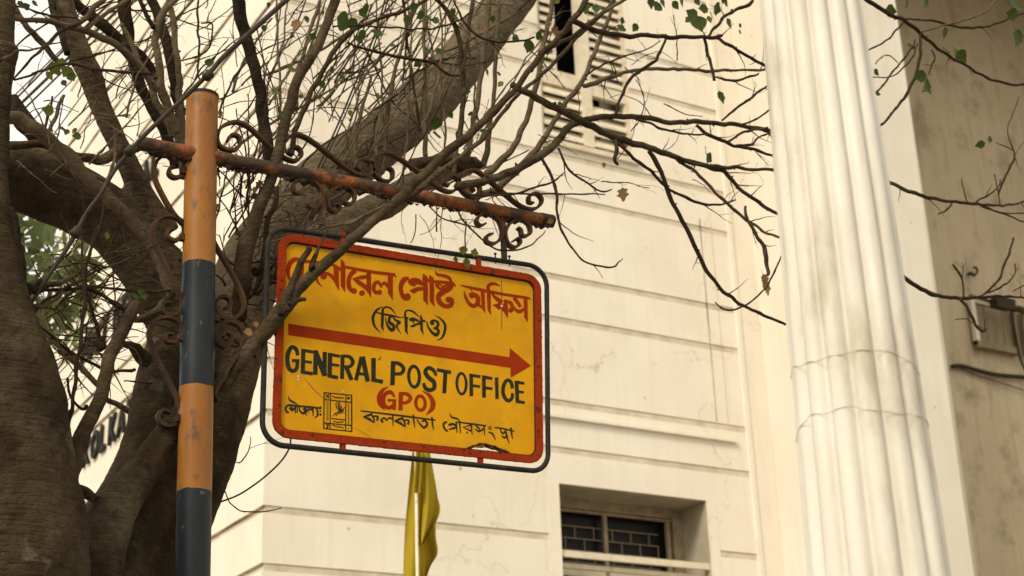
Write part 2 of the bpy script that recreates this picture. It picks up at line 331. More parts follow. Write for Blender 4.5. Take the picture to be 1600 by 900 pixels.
bx = thing('meter_box', P(1598, 520, 16.9), 'pale box cut by the right edge beside the cupboard', 'box')
a, b = P(1594, 488, 16.9), P(1612, 556, 16.9); box('body', a.x, b.x + .3, 16.88, 16.985, b.z, a.z, M['cab'], bx); box('lid', a.x + .05, b.x + .3, 16.85, 16.878, b.z + .06, a.z - .06, M['anta'], bx)

# --- lower window
lw = put(link(bpy.data.objects.new('window', None)), bld); lw['label'] = 'deep set lower window with wire grille'
def wbox(name, x0, x1, y0, y1, z0, z1, m, root=None):
    o = MB().box(x0, x1, y0, y1, z0, z1).build(name, m); o.parent = root or lw; 
    o.matrix_parent_inverse = Matrix.Identity(4) if False else (Matrix.Translation(-Vector((0, 0, 0)))); return o
lw.matrix_parent_inverse = Matrix.Translation(-Vector(bld.location))
x0, x1, z0, z1 = W1
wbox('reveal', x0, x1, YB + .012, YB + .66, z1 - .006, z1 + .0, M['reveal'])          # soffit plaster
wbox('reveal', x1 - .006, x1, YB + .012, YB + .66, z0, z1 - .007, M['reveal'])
wbox('frame', x0, x1 - .007, YB + .485, YB + .57, z1 - .115, z1 - .007, M['oldframe'])
wbox('frame', x1 - .14, x1 - .008, YB + .475, YB + .57, z0, z1 - .116, M['oldframe'])
wbox('sash_rail', x0, x1 - .15, YB + .495, YB + .53, z1 - .155, z1 - .125, M['oldframe'])
wbox('sash_stile', x1 - .22, x1 - .17, YB + .50, YB + .54, z0, z1 - .156, M['oldframe'])
xm = P(940, 830, YB + .58).x
wbox('mullion', xm - .022, xm + .022, YB + .495, YB + .54, z0, z1 - .156, M['oldframe'])
wbox('glass', x0, x1 - .15, YB + .62, YB + .63, z0, z1 - .05, M['glass'])
gx0, gx1 = x0, x1 - .30; ch, cw = .135, .25
k = 0; z = z1 - .30
while z > z0:
    wbox('grille_bar', gx0, gx1, YB + .56, YB + .568, z - .005, z + .005, M['cab'])
    x = gx0 + (.16 if k % 2 else .29)
    while x < gx1: wbox('grille_bar', x - .005, x + .005, YB + .561, YB + .567, z - ch + .005, z - .005, M['cab']); x += cw
    z -= ch; k += 1
rz = P(873, 866, YB + .1).z
def bar(name, a, b, r, m, root, sides=8):
    mb = MB(); tube(mb, [a, b], [r, r], sides); o = mb.build(name, m, smooth=True); o.parent = root; o.matrix_parent_inverse = Matrix.Identity(4); return o
wbox('rail', x0 - .0, x1 - .0, YB + .03, YB + .07, rz - .035, rz + .035, M['white'])
wbox('rail', x0, x1 - .1, YB + .12, YB + .16, rz - .13, rz - .08, M['white'])
wbox('rail', x0, x1 - .1, YB + .2, YB + .24, rz - .30, rz - .26, M['white'])
wbox('bracket', P(955, 885, YB + .2).x - .05, P(955, 885, YB + .2).x + .05, YB + .25, YB + .3, rz - .5, rz - .2, M['white'])
for k in range(6): wbox('shutter_slat', x0, x1 - .25, YB + .50, YB + .52, rz - .12 - .11 * k, rz - .05 - .11 * k, M['white'])
# --- upper window with louvred shutters
uw = put(link(bpy.data.objects.new('window', None)), bld); uw['label'] = 'upper window with louvred shutters, one panel open and dark'
uw.matrix_parent_inverse = Matrix.Translation(-Vector(bld.location))
x0, x1, z0, z1 = W2
ub = lambda n, a, b, c, d, e, f, m=M['white']: wbox(n, a, b, c, d, e, f, m, uw)
Yw = YB + .06
ub('frame', x0, x0 + .05, Yw - .02, Yw + .1, z0, z1); ub('frame', x1 - .05, x1, Yw - .02, Yw + .1, z0, z1)
ub('frame', x0 + .051, x1 - .051, Yw - .02, Yw + .1, z0, z0 + .06)
ub('centre_stile', 9.47, 9.62, Yw - .035, Yw + .08, z0 + .061, z1)
zr = EZ + 9.30
ub('rail', x0 + .051, 9.469, Yw - .02, Yw + .06, zr, zr + .2); ub('rail', 9.621, x1 - .051, Yw - .02, Yw + .06, zr - .02, zr + .14)
ub('stile', 9.10, 9.14, Yw - .02, Yw + .05, zr + .201, z1)
ub('sill', x0 - .06, x1 + .06, YB - .05, YB + .05, z0 - .06, z0 - .002)
def slats(a, b, za, zb, pitch, name='shutter_slat'):
    z = za
    while z + pitch < zb + .02:
        mb = MB(); t = .034
        y0, y1 = Yw - .03, Yw + .045
        v = [Vector(c) for c in ((a, y0, z), (b, y0, z), (b, y0, z + t), (a, y0, z + t), (a, y1, z + pitch * .86), (b, y1, z + pitch * .86), (b, y1, z + pitch * .86 + t), (a, y1, z + pitch * .86 + t))]
        mb.add(v, [(0, 1, 2, 3), (7, 6, 5, 4), (0, 4, 5, 1), (1, 5, 6, 2), (2, 6, 7, 3), (3, 7, 4, 0)])
        o = mb.build(name, M['white']); o.parent = uw; z += pitch
slats(x0 + .052, 9.468, z0 + .08, zr - .01, .145); slats(9.622, x1 - .052, z0 + .08, zr - .03, .145)
slats(9.622, x1 - .052, zr + .15, z1 - .02, .128); slats(x0 + .052, 9.098, zr + .21, z1 - .02, .128)

# --- raised letters on the side face
def letters(text, ystart, z, h, pitch, label):
    root = thing('wall_lettering', (XL, ystart, z), label, 'lettering')
    y = ystart
    for ch in text:
        if ch != ' ':
            cu = bpy.data.curves.new('letter', 'FONT'); cu.body = ch; cu.size = h / .72; cu.extrude = .016; cu.offset = .014
            tmp = bpy.data.objects.new('tmp', cu); link(tmp)
            me = bpy.data.meshes.new_from_object(tmp.evaluated_get(bpy.context.evaluated_depsgraph_get()))
            bpy.data.objects.remove(tmp); me.materials.clear(); me.materials.append(M['letter'])
            T = Matrix(((0, 0, -1, XL - .03), (-1, 0, 0, y), (0, 1, 0, z), (0, 0, 0, 1)))
            sx = min(1, pitch * .86 / max(.01, max(v.co.x for v in me.vertices)))
            for v in me.vertices: v.co = T @ Vector((v.co.x * sx, v.co.y, v.co.z))
            put(link(bpy.data.objects.new('letter', me)), root)
        y -= pitch * (.6 if ch == ' ' else 1)
    return root
letters('KOLKATA', 20.48, EZ + 5.80, .37, .385, 'lowest row of dark raised letters reading KOLKATA on the side wall')
letters('POST OFFICE', 20.95, EZ + 7.34, .40, .33, 'middle row of dark raised letters on the side wall, above KOLKATA')
letters('GENERAL', 20.3, EZ + 9.02, .40, .36, 'uppermost row of dark raised letters on the side wall behind the limbs')

# ================================================================ FLUTED COLUMN (near)
colr = thing('fluted_column', (2.19, 2.3, 0), 'near white fluted column at the right with thin wires tied round it', 'column')
CX, CY = 2.19, 2.3
def crad(z): return (.2791 + (.603 + EZ - z) * .0402) / 2 * .985
V = []; Fc = []; NS = 14 * 12; zs = [i * .05 for i in range(0, 101)]
view = math.atan2(-CY, -CX)
for z in zs:
    r = crad(z)
    for k in range(NS):
        a = 2 * math.pi * k / NS; ph = 14 * (a - view) / 2 + .35
        s = abs(math.sin(ph)); g = (1 - s) ** 1.5
        rr = r * (1 - .17 * g) * (1 + .010 * noise.noise(Vector((math.cos(a) * 3, math.sin(a) * 3, z * 4))) + .006 * noise.noise(Vector((math.cos(a) * 9, math.sin(a) * 9, z * 11))))
        V.append((CX + rr * math.cos(a), CY + rr * math.sin(a), z))
for i in range(len(zs) - 1):
    for k in range(NS):
        a = i * NS + k; b = i * NS + (k + 1) % NS; Fc.append((a, b, b + NS, a + NS))
put(obj('shaft', V, Fc, M['flute'], smooth=True), colr)
mb = MB(); mb.box(CX - .2, CX + .2, CY - .2, CY + .2, 5.06, 5.2); put(mb.build('abacus', M['flute']), colr)
mb = MB(); tube(mb, [(CX, CY, 4.98), (CX, CY, 5.02), (CX, CY, 5.06)], [.12, .16, .18], 32); put(mb.build('capital', M['flute'], smooth=True), colr)
mb = MB(); mb.box(CX - .28, CX + .28, CY - .28, CY + .28, .131, .30); put(mb.build('base', M['flute']), colr)
def tie(z0, amp, ph, seed):
    mb = MB(); pts = []
    for k in range(61):
        a = view + 2 * math.pi * k / 60; z = z0 + amp * math.sin(a - view + ph) + .006 * math.sin(3 * a + seed) + .012 * noise.noise(Vector((k * .28, seed, 3)))
        s = abs(math.sin(14 * (a - view) / 2 + .35)); r = crad(z) * (1 - .03 * (1 - s)) + .001
        pts.append((CX + r * math.cos(a), CY + r * math.sin(a), z))
    tube(mb, pts, [.0004 + .0009 * abs(noise.noise(Vector((k * .35, seed, 0)))) for k in range(61)], 6, cap=False); return mb
zt = P(1340, 548, 2.18).z
tag(tie(zt, .012, 2.6, 1).build('wire', M['oldwire'], smooth=True), 'upper thin rusty wire tied round the fluted column', 'wire')
zt = P(1340, 640, 2.18).z
tag(tie(zt, .014, 1.9, 4).build('wire', M['oldwire'], smooth=True), 'lower thin rusty wire tied round the fluted column', 'wire')

# ================================================================ POLE + CROSSBAR
YS = 5.0
polo = thing('sign_post', (0, 0, 0), 'orange and slate banded round pole with rusty crossbar and iron scrolls', 'post')
def ppt(px, py): return P(px, py, YS + .02)
top, bot = ppt(316, 152), ppt(301, 900)
ax = (top - bot).normalized(); pr = .0585
cuts = [152, 415, 607, 769]
mb = MB(); V = []; Fc = []; idx = []; NSd = 40
segs = []
for a_, b_, mi in ((152, 415, 0), (415, 607, 1), (607, 769, 0)): segs.append((ppt(316 - (a_ - 152) * .02, a_), ppt(316 - (b_ - 152) * .02, b_), mi))
gl = bot + ax * ((.0 - bot.z) / ax.z)
last = segs[-1][1]; z3 = last - ax * .62; z4 = z3 - ax * .62
segs += [(last, z3, 1), (z3, z4, 0), (z4, gl, 1)]
for a_, b_, mi in segs:
    n = max(2, int((a_ - b_).length / .03))
    for i in range(n):
        p, q = a_.lerp(b_, i / n), a_.lerp(b_, (i + 1) / n); k0 = len(V)
        for c in (p, q):
            edge = (i == 0 and c is p) or (i == n - 1 and c is q)
            for k in range(NSd):
                t = 2 * math.pi * k / NSd; dz_ = .004 * noise.noise(Vector((math.cos(t) * 2.2, math.sin(t) * 2.2, c.z * 3))) + .0015 * noise.noise(Vector((math.cos(t) * 9, math.sin(t) * 9, c.z * 3))) if edge else 0
                V.append(c + Vector((0, 0, dz_)) + Vector((math.cos(t), math.sin(t), 0)) * pr * (1 + .006 * noise.noise(Vector((math.cos(t), math.sin(t), c.z * 9)))))
        for k in range(NSd): Fc.append((k0 + k, k0 + NSd + k, k0 + NSd + (k + 1) % NSd, k0 + (k + 1) % NSd)); idx.append(mi)
obj('pole', V, Fc, None, polo, True, [M['orange'], M['navy']], idx)
mb = MB(); tube(mb, [top - ax * .004, top + ax * .006, top + ax * .008], [pr * 1.045, pr * 1.05, pr * .9], 40); mb.build('pole_cap', M['frame'], polo)
# crossbar
A, B = P(213, 223, YS), P(862, 346, YS); B.z = B.z
n = 60; pts = [A.lerp(B, i / n) for i in range(n + 1)]
mb = MB(); tube(mb, pts, [.0262] * (n + 1), 20, lump=.09, lf=9); cb = mb.build('crossbar', M['rust'], polo, True)
mb = MB(); d = (B - A).normalized(); tube(mb, [B - d * .055, B + d * .004], [.0285, .0285], 20, lump=.15, lf=20); mb.build('crossbar_cap', M['barkcut'], polo)
mb = MB(); tube(mb, [A - d * .003, A + d * .001], [.024, .024], 20); mb.build('crossbar_plug', M['anta'], polo)
# flaking crust hanging from the underside
mb = MB()
for k in range(200):
    t = random.random(); p = A.lerp(B, t) + Vector((0, random.uniform(-.014, .012), -.024 - random.random() * .006)); s = random.uniform(.004, .016)
    tube(mb, [p + Vector((-s, 0, 0)), p + Vector((0, 0, -s * .5)), p + Vector((s * 1.3, 0, .002))], [s * .3, s * .6, s * .2], 5, lump=.5)
o = mb.build('rust_flakes', M['torn'], polo); o['kind'] = 'stuff'
def strip(path, wd=.026, th=.0055, Y=YS, name='scroll', m=None, n=5, parent=None, curl=0):
    pts = crom([(x, y) for x, y in path], n)
    W = [P(x, y, Y) for x, y in pts]; V = []; Fc = []
    for i, p in enumerate(W):
        t = (W[min(i + 1, len(W) - 1)] - W[max(i - 1, 0)]).normalized(); nn = Vector((-t.z, 0, t.x)).normalized()
        tt = th * (.6 + .4 * min(1, i / 5, (len(W) - 1 - i) / 5 + .0))
        for s, yy in ((1, -1), (1, 1), (-1, 1), (-1, -1)): V.append(p + nn * s * tt / 2 + Vector((0, yy * wd / 2, 0)))
    for i in range(len(W) - 1):
        for k in range(4): a = i * 4 + k; b = i * 4 + (k + 1) % 4; Fc.append((a, b, b + 4, a + 4))
    Fc += [(3, 2, 1, 0), tuple(len(V) - 4 + k for k in range(4))]
    o = obj(name, V, Fc, m or M['scroll'], parent or polo); return o
scrolls = [
 [(355,221),(360,212),(371,213),(375,225),(368,234),(353,234),(342,227),(339,213),(347,198),(367,191),(385,197),(400,209),(426,234),(444,247),(460,252),(470,245),(468,234),(458,230),(451,238),(458,243)],
 [(447,222),(452,214),(466,211),(488,222),(520,247),(544,265),(560,273),(576,274),(583,264),(576,252),(564,250),(556,260),(563,268)],
 [(598,272),(600,262),(612,267),(611,281),(597,283),(584,270),(580,254),(590,242),(608,240),(640,259),(669,281),(684,293),(700,300),(711,297),(717,286),(709,275),(698,277),(693,286),(701,291)],
 [(741,300),(737,293),(741,286),(749,293),(747,306),(736,309),(722,299),(716,283),(722,271),(738,266),(753,273),(782,298),(809,320),(827,327),(840,324),(846,313),(838,303),(827,306),(826,316),(833,318)],
 [(758,350),(749,353),(744,345),(751,336),(764,335),(778,344),(784,360),(782,373),(771,381),(760,378),(760,369),(769,366)],
 [(808,356),(813,360),(816,369),(826,367),(828,358),(822,347),(809,344),(796,350),(789,364),(793,381),(804,387),(812,380),(809,373),(801,377)],
 [(477,296),(471,302),(460,300),(458,289),(466,282),(484,282),(498,292),(504,306),(500,319),(488,325),(481,318),(488,310)],
 [(544,304),(537,310),(540,318),(550,318),(554,307),(548,296),(536,291),(520,296),(512,308),(514,324),(522,332),(530,328),(528,319),(520,322)],
 [(272,262),(266,262),(264,272),(273,278),(286,273),(291,261),(284,248),(267,241),(250,246),(241,262),(243,282),(254,306),(268,330),(284,350)],
 [(272,357),(262,361),(262,371),(274,376),(287,365),(285,348),(267,338),(249,341),(239,353),(237,366),(242,382),(254,405),(266,430),(278,455),(285,472),(281,487),(267,493),(254,487),(254,475),(266,473)],
 [(270,522),(259,523),(260,533),(274,534),(284,522),(279,504),(261,496),(244,500),(233,516),(236,540),(250,570),(267,602),(279,630),(281,650),(269,665),(253,663),(246,651),(254,641),(266,646)],
 [(330,370),(340,390),(352,410),(366,434),(377,458),(381,478),(372,493),(355,499),(338,492),(335,476),(345,464),(357,467),(359,478),(350,482)],
 [(348,527),(352,519),(361,524),(360,537),(348,542),(337,532),(338,514),(352,503),(371,508),(381,526),(374,549),(357,574),(342,600),(336,618),(341,628)],
]
for i, s in enumerate(scrolls): strip(s, Y=YS - .0 + (.0 if i < 8 else .03), th=.0105 if i < 8 else .0115, m=M['scroll'] if i not in (10,) else M['scroll'])
for a_, b_ in (((507, 284), (504, 352)), ((789, 338), (788, 408))):
    p, q = P(*a_, YS), P(*b_, YS); mb = MB(); mb.box(q.x - .011, q.x + .011, YS - .006, YS + .006, q.z, p.z); mb.build('hanger_strap', M['rust'], polo)
for (x, y, dx) in ((290, 372, -1), (290, 268, -1), (287, 528, -1), (334, 497, 1), (283, 655, -1)):
    p = P(x, y, YS + .02); mb = MB(); mb.box(p.x - .02, p.x + .02, p.y - .012, p.y + .012, p.z - .012, p.z + .012); mb.build('scroll_weld', M['scroll'], polo)

# ================================================================ THE SIGN
sign = thing('street_sign', (0, 0, 0), 'yellow hanging sign with red border, red arrow and General Post Office lettering', 'sign')
def sp(x, y, off=0): return P(x, y, YS - off)
# panel rectangle in plane coordinates
def xz(x, y): p = sp(x, y); return (p.x, p.z)
Q = [xz(436, 672), xz(837, 714), xz(834, 441), xz(446, 377)]          # bl br tr tl of the yellow field
QF = [xz(409, 693), xz(856.5, 738), xz(854, 418), xz(419, 354)]       # centre line of the tube frame
def rquad(cs, r, grow=0, n=8):
    """rounded polygon from 4 corners (bl, br, tr, tl) in (x,z), grown outwards by grow"""
    c = [Vector(p) for p in cs]; g = []
    for i in range(4):
        e1 = (c[i] - c[i - 1]).normalized(); e2 = (c[(i + 1) % 4] - c[i]).normalized()
        n1 = Vector((e1.y, -e1.x)); n2 = Vector((e2.y, -e2.x)); bis = (n1 + n2); g.append(c[i] + bis * (grow / (bis.dot(n1))))
    out = []
    for i in range(4):
        e1 = (g[i - 1] - g[i]).normalized(); e2 = (g[(i + 1) % 4] - g[i]).normalized()
        A_, B_ = g[i] + e1 * r, g[i] + e2 * r; ctr = g[i] + (e1 + e2) * r
        a0 = math.atan2(A_.y - ctr.y, A_.x - ctr.x); a1 = math.atan2(B_.y - ctr.y, B_.x - ctr.x)
        while a1 < a0: a1 += 2 * math.pi
        for k in range(n + 1): a_ = a0 + (a1 - a0) * k / n; out.append((ctr.x + r * math.cos(a_), ctr.y + r * math.sin(a_)))
    return out
def poly_sheet(name, loops, y, th, m, parent, smooth=False):
    cu = bpy.data.curves.new(name, 'CURVE'); cu.dimensions = '2D'; cu.fill_mode = 'BOTH'; cu.extrude = th / 2
    for L in loops:
        s = cu.splines.new('POLY'); s.points.add(len(L) - 1); s.use_cyclic_u = True
        for i, (x, z) in enumerate(L): s.points[i].co = (x, z, 0, 1)
    t = link(bpy.data.objects.new('tmp', cu))
    me = bpy.data.meshes.new_from_object(t.evaluated_get(bpy.context.evaluated_depsgraph_get())); bpy.data.objects.remove(t)
    for v in me.vertices: v.co = Vector((v.co.x, y + v.co.z, v.co.y))
    me.materials.clear(); me.materials.append(m); me.name = name
    o = link(bpy.data.objects.new(name, me)); o.parent = parent; return o
def lp(*pts): return [(sp(x, y).x, sp(x, y).z) for x, y in pts]
hole = lp((733, 703), (741, 699.5), (749, 700), (755, 698), (762, 700), (769, 703), (776, 703), (783, 706), (774, 707.5), (764, 705), (754, 703), (744, 703.5))
outer = rquad(Q, .045, .012)
poly_sheet('panel', [outer, hole], YS + .001, .002, M['yellow'], sign)
# red border: inner edge px rect, outer px rect
oi = rquad(Q, .036, 0)
oo = rquad(Q, .062, .028)
random.seed(3)
oo2 = []
for i in range(len(oo)):
    a_, b_ = oo[i], oo[(i + 1) % len(oo)]; L_ = math.dist(a_, b_); k = max(1, int(L_ / .008))
    for j in range(k):
        t = j / k; x, z = a_[0] + (b_[0] - a_[0]) * t, a_[1] + (b_[1] - a_[1]) * t
        jj = .0012 if z > 3.4 and x < 2.3 else .0022
        oo2.append((x + noise.noise(Vector((x * 90, z * 90, 1))) * jj, z + noise.noise(Vector((x * 90, z * 90, 7))) * jj))
hole2 = lp((728, 701), (745, 694), (765, 696), (790, 705), (786, 707), (764, 703), (745, 704))
poly_sheet('border', [oo2, oi], YS - .006, .012, M['red'], sign)
poly_sheet('border_shade_ring', [rquad(Q, .037, .002), rquad(Q, .034, -.005)], YS - .0012, .0012, M['torn'], sign)  # dark ring painting the border's shade along its inner edge
# torn rusted metal round the hole
mb = MB()
for path, rr in (([(722,704),(736,699),(750,694),(765,696),(780,701),(796,708)], 2.6), ([(730,706),(745,706),(760,705),(775,708),(790,709)], 1.8), ([(750,699),(765,699),(785,707)], 1.2)):
    q = crom(path, 6); tube(mb, [sp(x, y, .006 + .004 * math.sin(i)) for i, (x, y) in enumerate(q)], [.0021 * rr * (.5 + .8 * abs(noise.noise(Vector((i * .7, rr, 0))))) + .001 for i in range(len(q))], 6, lump=.6, lf=60)
mb.build('torn_edge', M['torn'], sign)
# outer tube frame
path = rquad(QF, .08, 0, 10)
pts = [Vector((x, YS, z)) for x, z in path]; pts.append(pts[0])
q = []
for i in range(len(pts) - 1):
    a_, b_ = pts[i], pts[i + 1]; k = max(1, int((a_ - b_).length / .03)); q += [a_.lerp(b_, j / k) for j in range(k)]
q.append(pts[0]); mb = MB(); tube(mb, q, [.0102] * len(q), 12, lump=.05, lf=25, cap=False); mb.build('tube_frame', M['frame'], sign, True)
for (a_, b_) in (((535, 366), (535, 380)), ((747, 404), (745, 420)), ((535, 692), (535, 704)), ((750, 716), (750, 727))):
    p, q2 = sp(*a_), sp(*b_); mb = MB(); mb.box(p.x - .010, p.x + .010, YS - .008, YS + .004, min(q2.z, p.z) - .006, max(p.z, q2.z) + .006); mb.build('connector_tab', M['red'], sign)
for (x, y) in ((774, 402), (796, 406), (500, 360)):
    p = sp(x, y); mb = MB(); tube(mb, [p + Vector((0, 0, .018)), p + Vector((0, 0, -.026))], [.0028] * 2, 8); tube(mb, [p + Vector((0, 0, .012)), p + Vector((0, 0, .018))], [.006] * 2, 6); tube(mb, [p + Vector((0, 0, -.020)), p + Vector((0, 0, -.014))], [.0055] * 2, 6); mb.build('bolt', M['frame'], sign)
for (x, y) in ((560, 393), (680, 412), (440, 437), (436, 632), (488, 679), (600, 690), (662, 697), (735, 708), (843, 500), (841, 572), (841, 673), (430, 560)):
    p = sp(x, y, .013); mb = MB(); tube(mb, [p, p + Vector((0, -.0025, 0))], [.0045, .003], 8); mb.build('rivet', M['torn'], sign)

# --- painted lettering: brush strokes laid on the panel
LAY = [0]
def ribbon(mb, pts, curve=True, rnd=False, n=7):
    q = crom([(float(a), float(b), float(c)) for a, b, c in pts], n if curve else 1)
    LAY[0] += 1; off = .0004 + (LAY[0] % 14) * .00006
    V = []; m_ = len(q); prevn = None
    for i, (x, y, w_) in enumerate(q):
        a, b = q[max(i - 1, 0)], q[min(i + 1, m_ - 1)]; dx, dy = b[0] - a[0], b[1] - a[1]; l = math.hypot(dx, dy) or 1
        nx, ny = -dy / l, dx / l; w_ = max(w_, .15)
        V += [sp(x + nx * w_ / 2, y + ny * w_ / 2, off), sp(x - nx * w_ / 2, y - ny * w_ / 2, off)]
    mb.add(V, [(2 * i, 2 * i + 1, 2 * i + 3, 2 * i + 2) for i in range(m_ - 1)])
def disc(mb, x, y, d):
    LAY[0] += 1; off = .0004 + (LAY[0] % 14) * .00006
    mb.add([sp(x + d / 2 * math.cos(k * math.pi / 8), y + d / 2 * math.sin(k * math.pi / 8), off) for k in range(16)], [tuple(range(16))])
def text_part(name, m, items, label=None):
    """items: (ox, oy, s, strokes) strokes in crop coordinates; ('d',x,y,d) disc, ('l',...) straight, else curve"""
    mb = MB()
    for ox, oy, s, strokes in items:
        T = lambda x, y, w_: (ox + x / s, oy + y / s, w_ / s)
        for st in strokes:
            if st[0] == 'd': disc(mb, ox + st[1] / s, oy + st[2] / s, st[3] / s)
            elif st[0] == 'l': ribbon(mb, [T(*p) for p in st[1:]], False)
            elif st[0] == 'o':
                _, cx, cy, rx, ry, w_, sk = st
                LAY[0] += 1; off = .0004 + (LAY[0] % 14) * .00006; V = []
                for k in range(28):
                    a = 2 * math.pi * k / 28
                    for e in (w_ / 2, -w_ / 2): x = (rx + e) * math.cos(a); V.append(sp(ox + (cx + x) / s, oy + (cy + (ry + e) * math.sin(a) + x * sk) / s, off))
                mb.add(V, [(2 * k, 2 * k + 1, (2 * k + 3) % 56, (2 * k + 2) % 56) for k in range(28)])
            else: ribbon(mb, [T(*p) for p in st])
    o = mb.build(name, m, sign)
    if label: o['label'] = label
    return o
def bold(C, k):
    f = lambda q: (q[0], q[1], q[2] * k)
    return (C[0], C[1], C[2], [[f(q) for q in st] if isinstance(st, list) else (('l',) + tuple(f(q) for q in st[1:]) if st[0] == 'l' else st) for st in C[3]])
C1 = (440, 380, 7.5, [
 [(225,200,28),(160,188,42),(100,235,48),(76,320,40),(85,390,30),(105,440,26)], [(265,212,38),(320,215,34),(400,222,30),(500,235,28),(580,246,28),(650,282,32),(705,315,28)],
 [(245,230,30),(240,330,35),(230,420,20)], [(320,300,25),(370,330,25),(400,380,28),(425,455,24),(476,512,4)], ('d',492,385,78), [(470,355,20),(540,355,30),(600,400,34),(645,470,30),(668,540,5)],
 ('l',(640,285,52),(642,440,48),(655,490,34),(672,552,3)), ('l',(700,185,6),(716,235,40),(720,300,48),(720,500,46),(742,572,3)),
 ('l',(720,272,26),(900,308,30),(1100,342,32),(1322,368,32),(1346,402,3)), [(870,322,40),(815,360,44),(786,440,42),(798,525,44),(850,565,46)], ('d',852,560,64),
 ('l',(1020,388,34),(930,400,36),(832,418,12)), ('l',(835,415,10),(900,455,42),(1000,525,44),(1036,600,12)), ('l',(1020,340,46),(1024,540,48),(1046,642,3)), ('d',942,585,68),
 [(1172,520,22),(1135,458,34),(1090,478,40),(1082,550,38),(1125,590,40)], ('d',1148,575,62), [(1160,505,16),(1205,468,36),(1262,520,32)], ('l',(1275,368,52),(1275,580,50),(1302,666,3))])
C2 = (610, 400, 10, [
 [(290,345,40),(215,370,70),(165,460,62),(170,560,56),(212,650,58),(275,660,60)], ('d',265,638,112), [(285,425,50),(350,395,90),(440,400,75),(505,450,34)], ('l',(330,430,60),(395,470,12)),
 ('l',(302,540,12),(360,548,66),(430,515,52),(525,505,44)), ('l',(515,275,8),(540,330,66),(550,500,62),(548,680,60),(586,768,3)), ('l',(610,298,8),(640,345,58),(650,520,60),(648,700,58),(690,792,3)),
 ('l',(560,355,36),(640,410,40)), [(470,400,14),(492,372,4)], [(703,236,10),(735,290,36),(840,310,46),(925,350,44),(952,425,34)],
 ('l',(640,400,40),(750,402,40),(900,420,46),(985,440,52),(1028,478,3)), [(735,415,48),(728,465,42),(785,520,34)], ('l',(745,435,22),(835,480,18)), ('l',(785,510,20),(850,470,30),(940,440,30)),
 [(962,440,58),(925,505,66),(820,560,80),(752,630,66),(768,715,66),(850,780,60),(940,770,62),(962,700,60),(915,668,70)], ('d',908,682,92)])
C3 = (715, 420, 10, [
 ('l',(48,255,14),(200,295,38),(450,345,42),(700,395,38),(1000,440,38),(1118,458,30),(1140,490,5)), [(103,345,10),(125,440,36),(185,545,46),(255,578,52),(315,530,60),(310,440,60),(245,400,56),(180,395,26)], ('d',225,420,84),
 ('l',(205,310,12),(232,370,10)), ('l',(320,550,36),(372,600,30)), ('l',(390,350,50),(400,500,48),(403,610,44),(430,692,3)), ('l',(485,330,50),(490,500,52),(494,650,44),(527,728,3)),
 [(482,335,48),(478,275,46),(530,235,46),(600,240,36),(665,272,12)], [(535,380,24),(575,435,42),(640,488,56),(690,530,60)], ('l',(545,566,6),(600,572,44),(640,590,90),(690,560,80)), ('l',(690,560,60),(730,640,56),(775,700,34)),
 ('l',(748,480,50),(755,600,58),(760,690,50),(783,772,3)), [(775,505,34),(835,540,48),(856,610,50),(835,660,56)], ('d',830,648,74), [(880,450,48),(930,515,48),(985,595,44)], [(888,590,10),(915,645,40),(975,665,50),(1040,620,38)],
 ('l',(1060,470,50),(1066,600,50),(1068,750,48),(1096,832,3))])
text_part('lettering', M['letred'], [bold(C, 1.18) for C in (C1, C2, C3)], 'red Bengali heading')
C4 = (570, 470, 11.43, [
 [(322,100,6),(222,158,36),(156,255,44),(148,360,44),(188,470,30),(292,572,3)], ('l',(205,205,14),(330,235,32),(480,265,36),(662,302,10)), ('l',(668,284,12),(780,308,26)),
 ('l',(320,150,30),(315,300,50),(310,470,44),(337,545,3)), [(318,200,46),(335,130,34),(410,112,28),(480,150,28),(560,258,4)], [(368,285,12),(388,395,28),(440,490,52),(490,520,62),(525,465,54),(485,415,56),(435,380,48),(440,310,44),(470,280,30)],
 [(495,285,18),(550,345,36),(622,385,46),(575,430,36),(592,505,24),(655,595,3)], ('l',(733,285,50),(740,430,52),(740,545,42),(776,604,3)), [(722,280,36),(722,205,30),(768,168,26),(850,188,30),(920,238,24),(995,305,4)],
 [(795,345,44),(855,325,56),(940,350,36),(995,392,20)], ('l',(808,458,12),(870,445,48),(930,415,36),(1005,405,30)), ('l',(850,350,34),(885,395,16)), ('l',(1003,248,12),(1012,330,44),(1015,510,44),(1052,612,3)), ('l',(1010,348,28),(1070,360,36),(1088,380,8)),
 [(1108,360,12),(1130,460,30),(1200,560,44),(1275,605,60),(1318,550,46),(1290,500,44),(1230,488,32)], [(1185,405,50),(1195,365,42),(1255,352,36),(1310,400,44),(1290,465,42),(1230,490,28)], ('d',1205,398,72),
 [(1238,248,4),(1340,310,26),(1422,400,42),(1436,500,46),(1402,620,42),(1350,680,26),(1275,706,3)]])
text_part('lettering', M['letblk'], [bold(C4, 1.1)], 'small black Bengali line in brackets')
arrow = [sp(x, y, .0008) for x, y in ((450.5, 505.5), (796, 558), (796.5, 543.5), (829.5, 571.5), (798, 590), (797.5, 574.5), (450.5, 523.5))]
obj('arrow', arrow, [(0, 1, 5, 6), (2, 3, 4, 5, 1)], M['letred'], sign)
